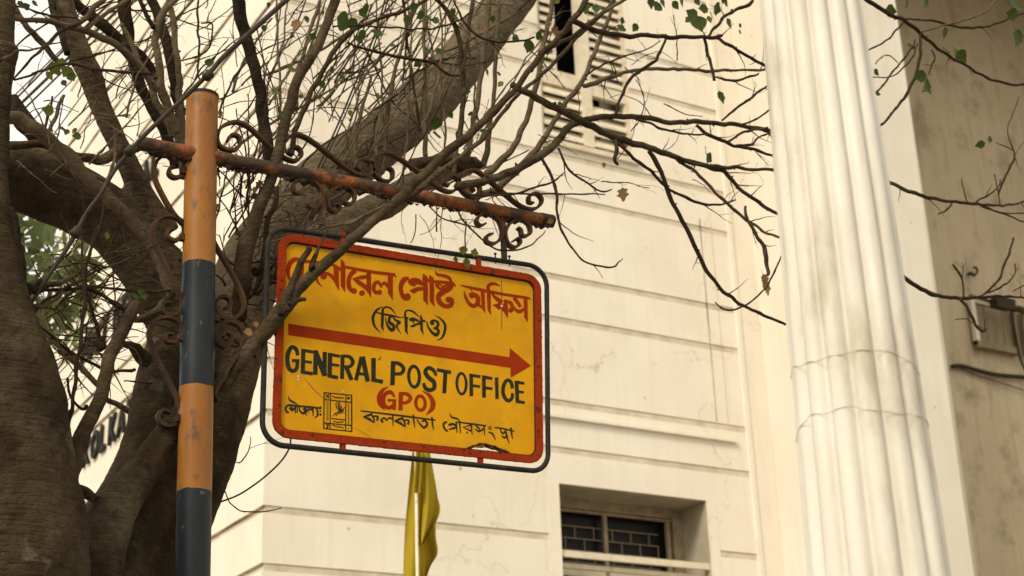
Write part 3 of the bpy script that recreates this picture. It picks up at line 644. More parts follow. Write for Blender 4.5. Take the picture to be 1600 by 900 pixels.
C5 = (435, 530, 7.5, [
 [(228,190,36),(208,118,40),(158,92,40),(118,150,44),(106,240,42),(122,335,42),(165,372,40),(212,345,38),(226,250,36)], ('l',(158,250,32),(246,252,32)),
 ('l',(292,112,42),(286,398,42)), ('l',(275,128,32),(406,150,30)), ('l',(285,258,28),(392,272,28)), ('l',(266,382,34),(402,405,34)),
 ('l',(437,128,44),(432,416,44)), ('l',(543,148,42),(540,430,42)), ('l',(430,135,52),(545,425,52)), ('l',(605,160,44),(600,442,44)), ('l',(590,175,30),(722,200,28)), ('l',(600,292,26),(712,308,26)), ('l',(580,425,34),(698,450,34)),
 ('l',(752,180,40),(746,466,40)), [(745,198,32),(830,205,34),(872,262,40),(840,318,34),(750,326,32)], ('l',(795,325,44),(858,478,42)), ('l',(975,205,40),(908,482,38)), ('l',(985,203,50),(1048,495,44)), ('l',(940,402,30),(1022,412,30)),
 ('l',(1115,220,46),(1114,498,44)), ('l',(1094,472,36),(1225,500,40)), ('l',(1197,205,5),(1190,230,12),(1172,245,8))])
C6 = (600, 550, 6.667, [
 ('l',(96,95,40),(87,345,40)), [(78,110,30),(155,120,32),(204,168,32),(178,222,30),(100,226,26)], ('o',313,255,56,108,34,.12),
 [(545,245,22),(512,186,32),(462,165,32),(430,205,36),(462,262,38),(518,310,38),(522,372,36),(480,396,34),(432,376,34),(412,322,26)], ('l',(550,184,30),(698,212,30)), ('l',(640,200,36),(628,430,36)),
 ('o',808,330,49,108,30,.1), ('l',(908,228,34),(910,460,32)), ('l',(895,240,28),(1005,257,26)), ('l',(905,346,24),(1000,360,24)), ('l',(1040,244,34),(1042,474,32)), ('l',(1025,258,28),(1128,276,26)), ('l',(1040,370,24),(1128,383,24)),
 ('l',(1173,264,30),(1178,489,30)), [(1338,378,28),(1322,312,30),(1280,294,30),(1246,350,32),(1240,420,32),(1264,485,32),(1304,506,30),(1334,475,28),(1338,428,26)],
 ('l',(1380,298,34),(1390,524,32)), ('l',(1368,311,26),(1462,326,24)), ('l',(1380,410,22),(1456,419,22)), ('l',(1375,512,26),(1467,527,24))])
text_part('lettering', M['letblk'], [bold(C5, 1.18), bold(C6, 1.18)], 'large black line reading GENERAL POST OFFICE')
C5r = (435, 530, 7.5, [[(1295,556,3),(1222,598,38),(1180,680,50),(1196,765,44),(1250,832,4)]])
C6r = (600, 550, 6.667, [[(112,470,16),(72,420,36),(18,434,38),(-8,492,40),(6,558,38),(52,580,34),(100,558,34)], ('l',(36,502,24),(126,504,24)), ('l',(108,500,34),(106,602,34)), ('l',(176,418,40),(171,608,40)),
 [(165,433,30),(240,438,34),(276,480,34),(240,524,30),(172,528,26)], ('o',380,532,49,74,34,.1), [(398,404,3),(470,450,32),(508,520,46),(500,590,42),(436,658,4)]])
text_part('lettering', M['letred'], [bold(C5r, 1.1), bold(C6r, 1.12)], 'red letters GPO in brackets')
C7 = (440, 590, 10, [
 [(104,292,6),(128,350,22),(190,385,22),(242,412,6)], [(135,428,22),(84,440,24),(64,490,24),(85,545,24)], ('d',100,540,36), ('l',(105,424,22),(300,446,22),(470,460,24),(622,480,18)),
 [(120,470,18),(165,505,30),(205,470,20)], [(135,435,18),(185,500,20)], ('l',(213,430,24),(216,558,14)), ('l',(242,412,12),(246,552,16)), [(278,450,18),(282,510,20),(330,555,30),(375,525,26),(335,485,20)],
 [(350,455,18),(388,510,22),(374,560,18),(395,595,5)], ('d',438,500,34), [(438,495,20),(475,500,22),(502,548,14)], ('l',(486,460,22),(494,598,12)), [(420,462,16),(408,520,12),(425,560,6)],
 [(545,470,20),(562,540,24),(558,592,22),(512,628,5)], ('d',605,466,38), ('d',607,575,38), ('l',(590,520,16),(620,522,16)),
 # emblem
 ('l',(665,225,14),(658,800,14)), ('l',(1094,270,15),(1096,845,15)), ('l',(660,232,14),(1100,278,14)), ('l',(652,795,14),(1100,842,15)), ('l',(765,240,13),(756,805,13)), ('l',(1005,268,13),(1000,832,13)),
 ('l',(665,340,13),(1095,388,13)), ('l',(775,638,13),(1000,662,13)), ('l',(655,705,13),(1095,750,13)), [(790,288,10),(850,310,14),(975,318,12)], [(808,680,10),(880,695,12),(970,690,12)],
 [(862,375,8),(850,430,12),(870,490,12)], [(890,370,8),(885,430,12),(892,500,12)], [(912,385,8),(908,440,12),(912,500,12)], [(940,430,8),(930,470,12),(928,505,14)], [(985,460,8),(960,500,16),(920,515,20),(880,510,16)],
 [(970,520,10),(900,540,14),(840,560,14),(798,610,6)], [(980,545,10),(900,560,10),(850,590,10)], [(850,570,8),(850,615,6)], [(790,750,8),(815,740,10),(830,770,10)], [(840,770,8),(855,750,10),(875,780,10)], [(880,780,8),(900,758,10),(915,788,10)], [(920,785,8),(945,770,10),(970,802,8)],
 ('l',(690,250,12),(740,325,12)), ('l',(745,255,12),(690,320,10)), ('l',(700,285,10),(745,290,10)), ('l',(690,720,16),(725,745,18),(700,790,12)), ('l',(735,725,12),(715,790,14)), ('d',1045,320,44), ('d',1045,795,16)] +
 [('l',(700 + (i % 2) * 16, 365 + i * 26, 9), (716 - (i % 2) * 10, 388 + i * 26, 9)) for i in range(12)] + [('l',(1035 + (i % 2) * 18, 405 + i * 28, 9), (1052 - (i % 2) * 10, 428 + i * 28, 9)) for i in range(12)] + [('l',(730, 375 + i * 30, 7), (733, 392 + i * 30, 7)) for i in range(10)])
C7 = bold(C7, 1.3)
text_part('lettering', M['letblk'], [C7], 'small black Bengali word and square emblem')
K = lambda dx, dy: [('l',(50+dx,192+dy,10),(100+dx,176+dy,18),(135+dx,163+dy,12)), ('l',(48+dx,192+dy,10),(105+dx,214+dy,20),(150+dx,248+dy,8)), ('l',(122+dx,160+dy,12),(150+dx,215+dy,14),(150+dx,248+dy,10)), [(140+dx,186+dy,12),(186+dx,190+dy,15),(178+dx,228+dy,18)]]
C8 = (560, 620, 6.154, [('l',(22,135,10),(300,168,14),(480,190,14),(742,224,11))] + K(0, 0) + K(298, 38) + [
 [(275,232,12),(248,204,14),(219,225,15),(238,246,18)], [(268,225,10),(300,203,14),(328,214,12)], ('l',(330,175,14),(334,282,6)), ('l',(527,170,12),(532,230,14),(542,297,5)),
 [(562,218,8),(598,268,14),(632,295,18),(662,262,17),(640,228,15),(608,236,14)], ('l',(707,193,12),(712,260,14),(722,318,5)), [(852,240,14),(820,258,17),(826,302,15),(856,330,16)], ('d',852,326,20),
 [(878,158,4),(900,196,13),(950,210,13),(982,240,5)], [(866,270,18),(915,262,17),(950,292,10)], ('l',(866,314,6),(910,302,17),(950,290,12)), ('l',(940,238,13),(948,345,7)), ('l',(972,236,13),(982,352,6)),
 ('l',(950,242,12),(1100,262,14),(1228,279,11)), ('l',(1084,272,12),(1008,292,15),(1084,330,15)), ('l',(1084,262,14),(1094,364,6)), ('d',1046,344,18), [(1130,272,12),(1166,312,15)], [(1122,310,8),(1160,330,15),(1202,308,13)],
 ('l',(1207,278,13),(1214,368,6)), ('o',1266,300,13,13,8,0), [(1248,338,6),(1288,354,15),(1320,417,4)], ('l',(1308,294,9),(1380,302,12),(1498,330,10)), [(1362,306,8),(1385,350,15),(1422,326,12)],
 ('l',(1412,310,13),(1428,385,14),(1452,452,3)), [(1378,372,8),(1405,392,15),(1436,370,12)], ('l',(1467,294,12),(1472,350,14),(1482,404,5))])
text_part('lettering', M['letblk'], [bold(C8, 1.25)], 'black Bengali line along the bottom')
mb = MB()
for s in ([(783.5,438,1.5),(784,470,1.6),(784,515,1.4)], [(475,590,.8),(490,608,1.4),(505,622,.8)], [(553,668,.6),(570,678,.8),(580,684,.5)]): ribbon(mb, s)
o = mb.build('stain', M['stain'], sign)
mb = MB()
for x, y, d_ in ((466,588,3.5),(466,593,3),(536,611,3.5),(677,419.5,2.4),(683.5,421.5,2.4),(588,409,2),(784,478,4),(822,712,2.5)): disc(mb, x, y, d_)
mb.build('worn_spots', M['pale'], sign)

# ================================================================ FLAG
fy = 8.5
flag = thing('flag', P(651, 900, fy), 'yellow flag hanging limp from a thin white pole below the sign', 'flag')
p0, p1 = P(651, 760, fy), P(652, 900, fy); gdir = (p1 - p0).normalized(); foot = Vector((p1.x, fy, .13))
mb = MB(); tube(mb, [foot, Vector((p1.x, fy, P(651, 702, fy).z))], [.0085 * 1.4, .0085 * 1.2], 12); put(mb.build('flagpole', M['white'], smooth=True), flag)
def sheet(Lf, Rt, Yf, name='cloth', nu=22, nv=40):
    Lp = crom(Lf, 10); Rp = crom(Rt, 10)
    def at(pl, t): f_ = t * (len(pl) - 1); i = min(int(f_), len(pl) - 2); k = f_ - i; return (pl[i][0] * (1 - k) + pl[i + 1][0] * k, pl[i][1] * (1 - k) + pl[i + 1][1] * k)
    V = []; Fc = []
    for j in range(nv + 1):
        a, b = at(Lp, j / nv), at(Rp, j / nv)
        for i in range(nu + 1):
            u = i / nu; V.append(P(a[0] * (1 - u) + b[0] * u, a[1] * (1 - u) + b[1] * u, Yf(u, j / nv)))
    for j in range(nv):
        for i in range(nu): k = j * (nu + 1) + i; Fc.append((k, k + 1, k + nu + 2, k + nu + 1))
    o = obj(name, V, Fc, M['flag'], smooth=True); put(o, flag); return o
c = lambda x, y: (600 + x / 4.286, 690 + y / 4.286)
sheet([c(192, 50), c(162, 350), c(140, 600), c(128, 900), c(120, 1100)], [c(250, 50), c(262, 350), c(262, 600), c(262, 900), c(260, 1100)], lambda u, v: fy + .05 + .03 * math.sin(u * 5 + v * 3) - .04 * (1 - u) * math.sin(v * 2.5))
sheet([c(212, 48), c(205, 200), c(198, 344)], [c(262, 48), c(258, 200), c(248, 346)], lambda u, v: fy - .03 - .015 * math.sin(u * 9 + v))
sheet([c(245, 48), c(248, 200), c(262, 380), c(250, 600), c(250, 690)], [c(305, 55), c(328, 180), c(358, 360), c(370, 490), c(258, 692)], lambda u, v: fy - .02 + .035 * math.sin(u * 7 + v * 4) * (.4 + v) + .05 * u)
sheet([c(256, 500), c(252, 700), c(250, 800), c(250, 900), c(245, 1000)], [c(345, 520), c(348, 640), c(358, 750), c(310, 840), c(255, 1000)], lambda u, v: fy + .085 + .03 * math.sin(u * 6 - v * 3))

# ================================================================ TREE
tree = thing('bare_tree', (0, 0, 0), 'large nearly leafless tree with forked grey trunk and tangled branches round the sign', 'tree')
def wpts(px, Y0, Y1=None, n=6):
    """px: (x, y, width) -> world centre points and radii"""
    Y1 = Y0 if Y1 is None else Y1
    q = crom([(float(a), float(b), float(c)) for a, b, c in px], n); out = []; rad = []
    L = [0]
    for i in range(1, len(q)): L.append(L[-1] + math.hypot(q[i][0] - q[i - 1][0], q[i][1] - q[i - 1][1]))
    for (x, y, w_), l in zip(q, L):
        p = P(x, y, Y0 + (Y1 - Y0) * l / L[-1]); out.append(p); rad.append(max(.4, w_) / 2 * depth(p) / F)
    return out, rad
mb = MB()
def big(px, Y0, Y1=None, lump=.10, extra=None, extra_r=None):
    p, r = wpts(px, Y0, Y1)
    if extra: p = [Vector(e) for e in extra] + p; r = list(extra_r) + r
    tube(mb, p, r, 28, lump=lump, lf=3.2, seed=len(mb.v) % 17)
b1 = P(25, 900, 4.75); b3 = P(250, 900, 5.55)
big([(28,900,225),(20,820,215),(10,700,205),(2,600,180),(-8,500,128),(-6,430,84),(-10,370,62),(-6,300,44),(-4,200,37),(4,100,42),(4,85,56),(1,70,44),(0,0,48),(2,-60,46)], 4.75, 4.95,
    extra=[(b1.x + .12, 4.95, 0), (b1.x + .06, 4.9, .6), (b1.x + .02, 4.8, 1.4)], extra_r=[.36, .30, .25])
big([(248,900,140),(268,830,122),(288,760,124),(312,690,124),(338,620,112),(362,540,105),(376,470,104),(402,400,100),(452,338,98),(520,272,90),(600,213,86),(668,155,84),(735,78,76),(800,-5,70),(850,-70,66)], 5.55, 6.1,
    extra=[(b3.x + .0, 5.45, 0), (b3.x, 5.5, .8), (b3.x, 5.55, 1.6)], extra_r=[.30, .22, .17])
big([(318,640,60),(300,560,100),(272,480,108),(232,412,102),(180,352,98),(120,312,104),(60,285,108),(0,268,106),(-70,250,104)], 5.7, 5.45)
big([(95,-30,33),(100,8,34),(110,45,36),(126,85,37),(144,125,36),(158,165,34),(182,220,33),(206,272,36),(230,325,46),(255,370,60)], 5.3, 5.55)
big([(110,880,90),(140,830,70),(178,785,62),(208,730,62),(230,670,64),(243,605,70),(262,540,66),(290,470,50)], 5.2, 5.6)
big([(130,930,120),(152,860,92),(180,800,70),(212,750,60),(243,705,52),(272,665,42),(300,625,34),(330,580,30)], 5.0, 5.14, lump=.06)
big([(175,950,130),(190,890,90),(215,830,70),(262,760,60)], 5.3, 5.5)
big([(430,440,64),(480,395,58),(545,348,50),(610,312,46),(655,284,40),(705,264,38),(735,258,34)], 5.75, 5.65, lump=.2)
me = bpy.data.meshes.new('trunk'); me.from_pydata([tuple(v) for v in mb.v], [], mb.f)
t = link(bpy.data.objects.new('trunk', me))
rm = t.modifiers.new('r', 'REMESH'); rm.mode = 'VOXEL'; rm.voxel_size = .011
sm = t.modifiers.new('s', 'SMOOTH'); sm.iterations = 6; sm.factor = .6
me2 = bpy.data.meshes.new_from_object(t.evaluated_get(bpy.context.evaluated_depsgraph_get())); bpy.data.objects.remove(t)
import numpy as np
nv_ = len(me2.vertices); cob = np.empty(nv_ * 3, np.float32); nob = np.empty(nv_ * 3, np.float32)
me2.vertices.foreach_get('co', cob); me2.vertex_normals.foreach_get('vector', nob)
kk = np.array([noise.noise(Vector(c) * 26) * .0022 + noise.noise(Vector(c) * 9) * .006 + noise.noise(Vector((c[0] * 14, c[1] * 14, c[2] * 60))) * .0016 for c in cob.reshape(-1, 3)], np.float32)
me2.vertices.foreach_set('co', (cob.reshape(-1, 3) + nob.reshape(-1, 3) * kk[:, None]).ravel()); me2.update()
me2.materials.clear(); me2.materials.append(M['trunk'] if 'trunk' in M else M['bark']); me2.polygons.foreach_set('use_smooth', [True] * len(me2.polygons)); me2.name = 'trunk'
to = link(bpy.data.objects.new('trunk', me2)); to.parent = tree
print('trunk faces', len(me2.polygons))

random.seed(11)
def twig(mb, p, d, L, r, lvl=0, gnarl=.35):
    n = max(4, int(L / .022)); pts = [p]; rad = [r]; dd = d.normalized(); st = L / n
    for i in range(n):
        dd = (dd + Vector((random.gauss(0, 1), random.gauss(0, .6), random.gauss(.05, 1))) * gnarl * .42).normalized()
        pts.append(pts[-1] + dd * st); rad.append(max(.0006, r * (1 - .72 * (i + 1) / n)))
        if lvl < 2 and random.random() < .16 and L > .05:
            s = (dd + Vector((random.gauss(0, 1), random.gauss(0, .7), random.gauss(.2, .8))) * .9).normalized()
            twig(mb, pts[-1], s, L * random.uniform(.25, .5), rad[-1] * .7, lvl + 1, gnarl)
    tube(mb, pts, rad, 5 if r < .004 else 6)
def branch(px, Y0, Y1=None, m='twig', tw=0, name='branch', lump=.09, wob=1.0, tl=(.05, .18), sides=None):
    p, r = wpts(px, Y0, Y1); mb = MB(); sd = len(px) * 3.7 + px[0][0]
    for i in range(1, len(p) - 1):
        a = wob * min(.008, r[i] * 1.0 + .002); q = p[i] * 17
        p[i] = p[i] + Vector((noise.noise(q + Vector((sd, 0, 0))), noise.noise(q + Vector((0, sd, 0))), noise.noise(q + Vector((0, 0, sd))))) * a
        if i % 5 == 0 and r[i] < .008: r[i] *= 1.16
    tube(mb, p, r, sides or (14 if max(r) > .018 else 9 if max(r) > .007 else 6), lump=lump, lf=18, seed=sd)
    if max(r) < .02:
        for i in range(2, len(p) - 2, 3):                               # buds and leaf scars at the nodes
            if random.random() < .5:
                d = Vector((random.gauss(0, 1), random.gauss(0, 1), random.gauss(0, 1))).normalized(); b_ = p[i] + d * r[i] * .8
                tube(mb, [b_, b_ + d * r[i] * .5, b_ + d * r[i] * 1.1], [r[i] * .45, r[i] * .42, r[i] * .1], 5)
    for k in range(tw):
        i = random.randrange(max(1, len(p) // 6), len(p) - 1); t_ = (p[i + 1] - p[i]).normalized()
        d = (t_ * .8 + Vector((random.gauss(0, .7), random.gauss(0, .3), random.gauss(0, .8)))).normalized()
        twig(mb, p[i], d, random.uniform(*tl), min(r[i] * .55, .0032))
    o = mb.build(name, M['limb' if m == 'bark' else m], tree, True); return o
B = branch
# ---- limbs and branches left of / behind the pole
#B([(97,-8,34),(108,30,36),(124,78,37),(142,120,36),(155,165,34),(180,220,32),(205,278,36),(232,330,48)], 5.25, 5.5, 'barkdark', name='limb')
B([(62,-40,10),(80,0,12),(92,45,11),(105,85,10)], 5.3, 5.2, 'barkdark')
B([(100,-20,10),(118,2,14),(150,30,18),(182,58,18),(215,84,18),(236,108,14),(250,138,12),(262,172,10)], 5.5, 5.5, 'barkdark')
B([(192,-10,22),(199,40,20),(206,95,18),(222,138,18),(243,180,17),(260,215,17),(275,262,18)], 5.35, 5.45, 'barkdark')
B([(232,-10,15),(252,36,17),(266,92,17),(276,150,17),(284,210,14)], 5.5, 5.5, 'barkdark')
B([(262,-8,9),(271,40,10),(277,92,10),(281,150,11),(284,220,13),(286,280,13)], 5.3, 5.35, 'barklight')
B([(262,8,11),(247,32,11),(243,58,11),(248,92,12),(252,132,13),(262,165,14),(275,205,15),(285,235,15)], 5.2, 5.3, 'barklight')
B([(282,-6,7),(272,3,8),(262,11,9)], 5.2, 5.2, 'barklight')
B([(217,-8,6),(226,18,7),(239,44,8)], 5.18, 5.2, 'barkdark')
B([(23,27,7),(45,31,8),(70,31,9),(93,38,10),(133,48,11),(167,62,12),(192,80,12),(214,98,12),(230,118,12),(247,139,13)], 5.0, 5.2, 'barklight', tw=3)
B([(190,38,7),(203,62,8),(212,86,9),(222,105,10),(233,125,11),(246,158,11),(258,184,11),(270,215,10)], 5.25, 5.3, 'barklight')
B([(20,124,3),(45,98,4),(68,72,5),(92,52,6),(115,40,8),(140,20,9),(165,-6,9)], 4.95, 5.05, 'bark')
B([(-5,96,5),(15,87,5),(30,80,4),(50,78,3),(75,70,2.5),(97,66,2)], 4.7, 4.9, 'bark', tw=2)
B([(22,125,3.2),(60,113,4),(85,104,4),(108,98,5),(130,104,5),(155,109,5),(200,114,5),(232,114,5),(246,121,5)], 4.95, 5.1, 'bark', tw=2)
B([(22,8,8),(36,32,9),(52,52,10),(68,70,10),(84,88,9),(92,100,7)], 5.9, 5.9, 'bark')
B([(24,10,3),(45,14,3),(60,20,4),(85,26,3),(120,28,3)], 5.1, 5.15, 'twig', tw=3)
B([(133,48,6),(150,32,6),(166,20,6),(182,8,6),(200,-2,6)], 5.05, 5.1, 'barklight')
B([(10,185,20),(30,187,22),(58,204,23),(88,228,23),(112,250,23),(140,282,22),(172,312,21),(204,340,20),(225,362,20),(242,390,19),(256,425,18),(268,460,16)], 5.15, 5.2, 'barklight', tw=3, name='limb')
B([(12,229,14),(40,226,13),(70,228,13),(100,238,14),(130,247,15),(155,250,16),(172,245,18),(192,232,20)], 5.3, 5.4, 'bark')
B([(12,325,16),(18,345,20),(24,380,18),(30,430,22),(28,470,20)], 4.85, 4.8, 'barkdark')
B([(22,150,12),(32,180,30),(50,205,30),(72,232,24)], 5.6, 5.6, 'barkdark')
B([(76,206,6),(84,185,6),(93,162,6),(100,148,5)], 5.5, 5.5, 'barklight')
B([(70,203,4),(77,178,4),(82,150,3)], 5.5, 5.5, 'twig')
B([(180,216,4),(181,232,5),(179,250,5),(171,272,6),(162,297,6),(158,310,5)], 5.05, 5.1, 'barklight', tw=2)
B([(371,-6,21),(378,36,20),(388,70,19),(398,110,18),(407,150,18),(413,190,18),(418,225,19),(424,260,20)], 5.35, 5.4, 'barkdark')
# ---- left middle tangle
B([(33,453,5),(100,453,5),(150,448,4),(217,456,4.5),(267,454,4)], 5.0, 5.05, 'twig', tw=5)
B([(20,488,7),(50,487,6),(83,463,5),(133,433,4.5),(187,410,3.5),(233,387,3),(243,380,2)], 4.95, 5.1, 'bark', tw=4)
B([(125,447,5),(145,455,6),(167,466,6),(182,477,7),(196,486,9)], 5.1, 5.1, 'twig')
B([(127,367,3),(129,400,4),(131,450,6),(127,517,6),(121,570,6),(117,605,6),(110,650,6),(103,690,5)], 4.95, 4.95, 'twig', tw=2)
B([(163,318,3),(158,350,4),(143,387,5),(135,415,5),(133,445,5),(140,480,6),(150,510,6),(158,545,7)], 5.05, 5.1, 'twig', tw=3)
B([(50,492,11),(75,522,11),(100,550,11),(127,575,10),(150,600,9),(165,620,9),(185,632,9),(205,646,10)], 5.5, 5.6, 'barklight')
B([(58,505,3),(85,530,4),(105,547,5),(125,557,5),(150,570,5),(172,579,5),(212,577,5)], 5.05, 5.1, 'twig', tw=3)
B([(214,470,14),(208,482,19),(196,508,20),(186,530,21),(176,548,22),(166,580,21),(161,603,21),(154,632,22),(142,652,23),(128,680,25),(118,710,27),(108,748,26)], 4.98, 4.85, 'bark', name='limb', lump=.16)
B([(160,540,13),(150,532,12),(162,545,15)], 5.0, 5.0, 'barkcut'); B([(186,538,8),(200,538,12),(212,546,18),(225,560,26)], 5.15, 5.3, 'barkcut')
B([(219,538,4),(217,548,7),(222,560,10)], 5.25, 5.3, 'barkcut')
B([(206,498,9),(220,497,12),(238,489,13),(254,474,13),(268,460,12)], 5.1, 5.2, 'bark')
B([(104,690,5),(100,668,5),(110,640,5)], 4.95, 4.95, 'twig')
B([(105,590,4),(108,615,4),(116,628,4),(128,637,5),(135,634,7)], 5.0, 5.0, 'twig')
B([(60,440,14),(75,445,10),(95,442,8),(120,430,6)], 4.95, 5.0, 'bark')
B([(40,470,6),(60,478,6),(78,472,6),(98,456,5)], 4.8, 4.95, 'bark')
B([(16,420,9),(30,440,14),(48,452,16),(70,450,10)], 4.8, 4.9, 'barkdark')
B([(118,700,12),(118,745,10),(118,762,14),(134,772,18),(148,780,12)], 4.9, 5.05, 'barkcut')
for i in range(26):
    x, y = random.uniform(70, 150), random.uniform(400, 560); a = random.uniform(-1, .9); L_ = random.uniform(50, 130)
    B([(x, y, 2.6), (x + L_ * .5 * math.cos(a) + random.uniform(-6, 6), y + L_ * .5 * math.sin(a) + random.uniform(-8, 8), 2.2), (x + L_ * math.cos(a), y + L_ * math.sin(a), 1.2)], random.uniform(5, 5.3), None, random.choice(['twig', 'twig', 'bark']), tw=1, wob=2)
# ---- around the crossbar
B([(527,-8,15),(512,34,15),(498,70,15),(478,104,15),(460,138,16),(448,185,17),(438,225,17),(427,265,18),(414,305,19),(400,338,22),(388,372,26),(380,412,28),(377,450,28),(372,500,22)], 4.83, 5.15, 'bark', name='limb', tw=2)
B([(432,292,9),(428,320,9),(419,345,9),(415,380,10),(410,420,10),(398,460,10)], 5.2, 5.2, 'bark')
B([(396,425,14),(408,428,15),(422,434,15),(440,437,14)], 5.2, 5.3, 'barkdark')
B([(334,632,7),(346,612,12),(370,578,17),(398,537,23),(425,502,27),(447,476,25),(468,448,20),(495,422,18),(528,393,16.5),(560,365,16),(600,330,15.5),(640,296,15),(668,268,14),(700,235,14),(735,208,13),(765,182,12),(800,146,10),(828,108,9),(852,78,9),(880,50,9),(905,18,9),(920,-8,9)], 5.08, 4.55, 'bark', name='limb', lump=.12, tw=2)
B([(440,492,12),(447,470,16),(458,440,13),(470,415,11),(478,398,9),(482,386,9)], 4.86, 4.82, 'barkcut', lump=.3)
B([(450,482,16),(455,475,14),(463,470,9),(478,468,6)], 4.85, 4.80, 'barkcut'); B([(488,420,12),(490,408,8),(493,398,7),(502,380,3),(511,360,2)], 4.83, 4.83, 'barkcut')
B([(612,322,10),(630,312,10),(660,292,10),(690,268,9),(720,245,8),(755,215,7),(800,160,6),(832,128,6),(870,95,6),(900,58,6),(935,28,5),(960,-5,5)], 4.9, 4.85, 'bark')
B([(843,84,7),(870,70,7),(905,50,7),(930,28,7),(955,12,6),(985,-4,5)], 4.8, 4.8, 'bark')
B([(830,110,8),(846,88,8),(870,62,8),(890,40,9),(900,22,9)], 4.75, 4.75, 'bark')
B([(540,350,5),(575,335,5),(600,322,4),(640,312,3)], 4.95, 4.95, 'barklight'); B([(395,388,3),(430,377,3),(470,368,3),(520,355,4),(560,341,4)], 5.1, 4.98, 'barklight')
B([(673,-5,5),(640,12,6),(613,24,6),(588,32,6),(562,42,7),(533,66,8),(508,106,8),(487,145,8),(474,170,9),(462,205,9),(455,240,9)], 4.95, 5.2, 'bark', tw=4)
B([(680,-5,6),(700,20,8),(716,55,8),(722,100,8),(724,150,8),(720,190,8),(713,240,8),(708,275,8)], 5.0, 5.1, 'bark', tw=3)
B([(738,-5,6),(734,40,6),(728,80,5),(722,115,4)], 5.1, 5.0, 'bark', tw=2)
B([(764,-5,8),(759,60,8),(753,115,8),(744,170,9),(735,215,9),(730,245,9)], 5.2, 5.3, 'barklight', tw=3)
B([(780,-5,6),(777,60,6),(773,120,7),(768,175,7),(762,225,9),(755,262,11)], 5.25, 5.4, 'barklight', tw=2)
B([(630,-5,5),(637,60,4),(645,120,4),(651,165,4),(656,205,4)], 5.3, 5.4, 'twig', tw=3)
B([(662,-5,6),(663,60,6),(664,120,6),(664,190,7),(665,245,8)], 5.2, 5.3, 'barklight', tw=4)
B([(542,67,3),(567,77,4),(600,84,5),(633,92,5),(673,97,5),(690,110,5),(702,117,4),(718,118,3)], 4.9, 4.9, 'twig', tw=3)
B([(520,42,3),(570,40,3),(620,44,3),(668,45,3),(710,35,3),(735,20,3)], 5.0, 5.0, 'twig', tw=3)
B([(708,-5,3),(720,25,4),(738,48,4),(760,62,4),(800,65,3.5),(835,58,3)], 4.95, 4.95, 'twig', tw=3)
B([(603,240,9),(602,200,9),(608,160,7),(618,110,6),(632,60,5),(646,0,5)], 5.4, 5.3, 'barklight', tw=5)
B([(562,270,9),(555,232,8),(560,190,6),(572,150,5),(580,120,4)], 5.5, 5.5, 'barklight', tw=4)
B([(500,0,5),(490,30,6),(474,80,6),(466,120,7),(462,170,8)], 5.4, 5.4, 'barklight', tw=3)
B([(640,258,20),(675,250,16),(705,252,26),(738,256,22),(752,262,8)], 5.15, 5.12, 'barkcut', lump=.35)
B([(758,272,13),(778,256,12),(800,232,10),(822,190,9),(838,130,9),(848,80,8),(858,30,7),(864,-6,7)], 5.1, 5.0, 'barklight', tw=2)
B([(737,316,12),(752,306,12),(780,292,12),(806,268,11),(832,240,10),(852,215,9),(866,190,8),(882,162,8),(908,132,8),(922,98,7),(935,66,7),(950,30,6),(962,-6,5)], 5.1, 4.95, 'barklight', tw=3)
B([(715,292,14),(751,283,13),(775,277,13),(800,268,13),(828,254,13),(850,240,13),(875,215,12),(890,196,11),(920,186,10),(960,182,9),(1000,183,9),(1035,189,8),(1067,192,8),(1100,191,8),(1140,194,7),(1185,201,7),(1205,204,7),(1260,215,6),(1330,250,6),(1370,275,5),(1395,287,6),(1420,299,6),(1450,309,6),(1480,314,5),(1520,318,5),(1567,321,4),(1604,314,3)], 4.9, 5.4, 'bark', tw=12, name='limb')
B([(800,132,10),(830,148,11),(867,168,12),(900,184,12),(940,205,11),(975,218,11),(1017,232,10),(1050,244,9),(1083,253,8),(1115,264,8),(1133,270,7),(1160,298,6),(1190,320,6),(1216,334,5)], 4.8, 5.1, 'bark', tw=8, name='limb')
B([(1040,240,5),(1083,255,5),(1120,259,6),(1150,262,6),(1170,265,5),(1210,264,5)], 4.95, 5.05, 'bark', tw=2)
B([(893,30,9),(905,38,9),(933,49,9),(960,55,8),(983,56,8),(1020,56,7),(1050,58,7),(1090,58,6),(1118,58,6),(1128,55,4)], 4.75, 4.85, 'twig', tw=5)
B([(1107,57,4),(1120,40,5),(1133,26,5),(1150,15,5),(1168,8,6),(1176,2,5)], 4.85, 4.85, 'twig', tw=2)
B([(1120,60,5),(1140,72,5),(1165,86,5),(1190,100,5),(1215,112,4)], 4.85, 4.9, 'twig', tw=3)
B([(1100,60,5),(1106,80,5),(1111,100,5),(1116,126,5)], 4.85, 4.85, 'twig', tw=1)
B([(1118,120,3),(1135,126,4),(1155,125,4),(1185,115,3)], 4.85, 4.85, 'twig', tw=2)
B([(912,134,7),(930,130,8),(950,122,7),(975,114,6),(1010,108,6),(1060,108,5),(1110,111,5),(1150,110,4),(1200,108,4)], 4.95, 5.05, 'barklight', tw=7)
B([(1040,54,3),(1037,68,4),(1028,90,5),(1005,108,5),(985,125,5),(973,145,5),(965,165,4),(961,180,4)], 4.85, 4.85, 'twig', tw=1)
B([(915,118,3),(950,98,3),(985,85,2.5),(1010,78,2),(1032,64,1.5)], 4.95, 4.95, 'twig', tw=4)
B([(1128,188,3),(1150,170,4),(1175,152,4),(1200,134,3)], 5.0, 5.0, 'twig', tw=2); B([(1160,194,3),(1185,184,3),(1205,170,3)], 5.0, 5.0, 'twig')
B([(1088,196,5),(1105,210,6),(1128,219,6),(1150,228,5),(1180,234,5),(1208,243,4)], 5.0, 5.0, 'twig', tw=3)
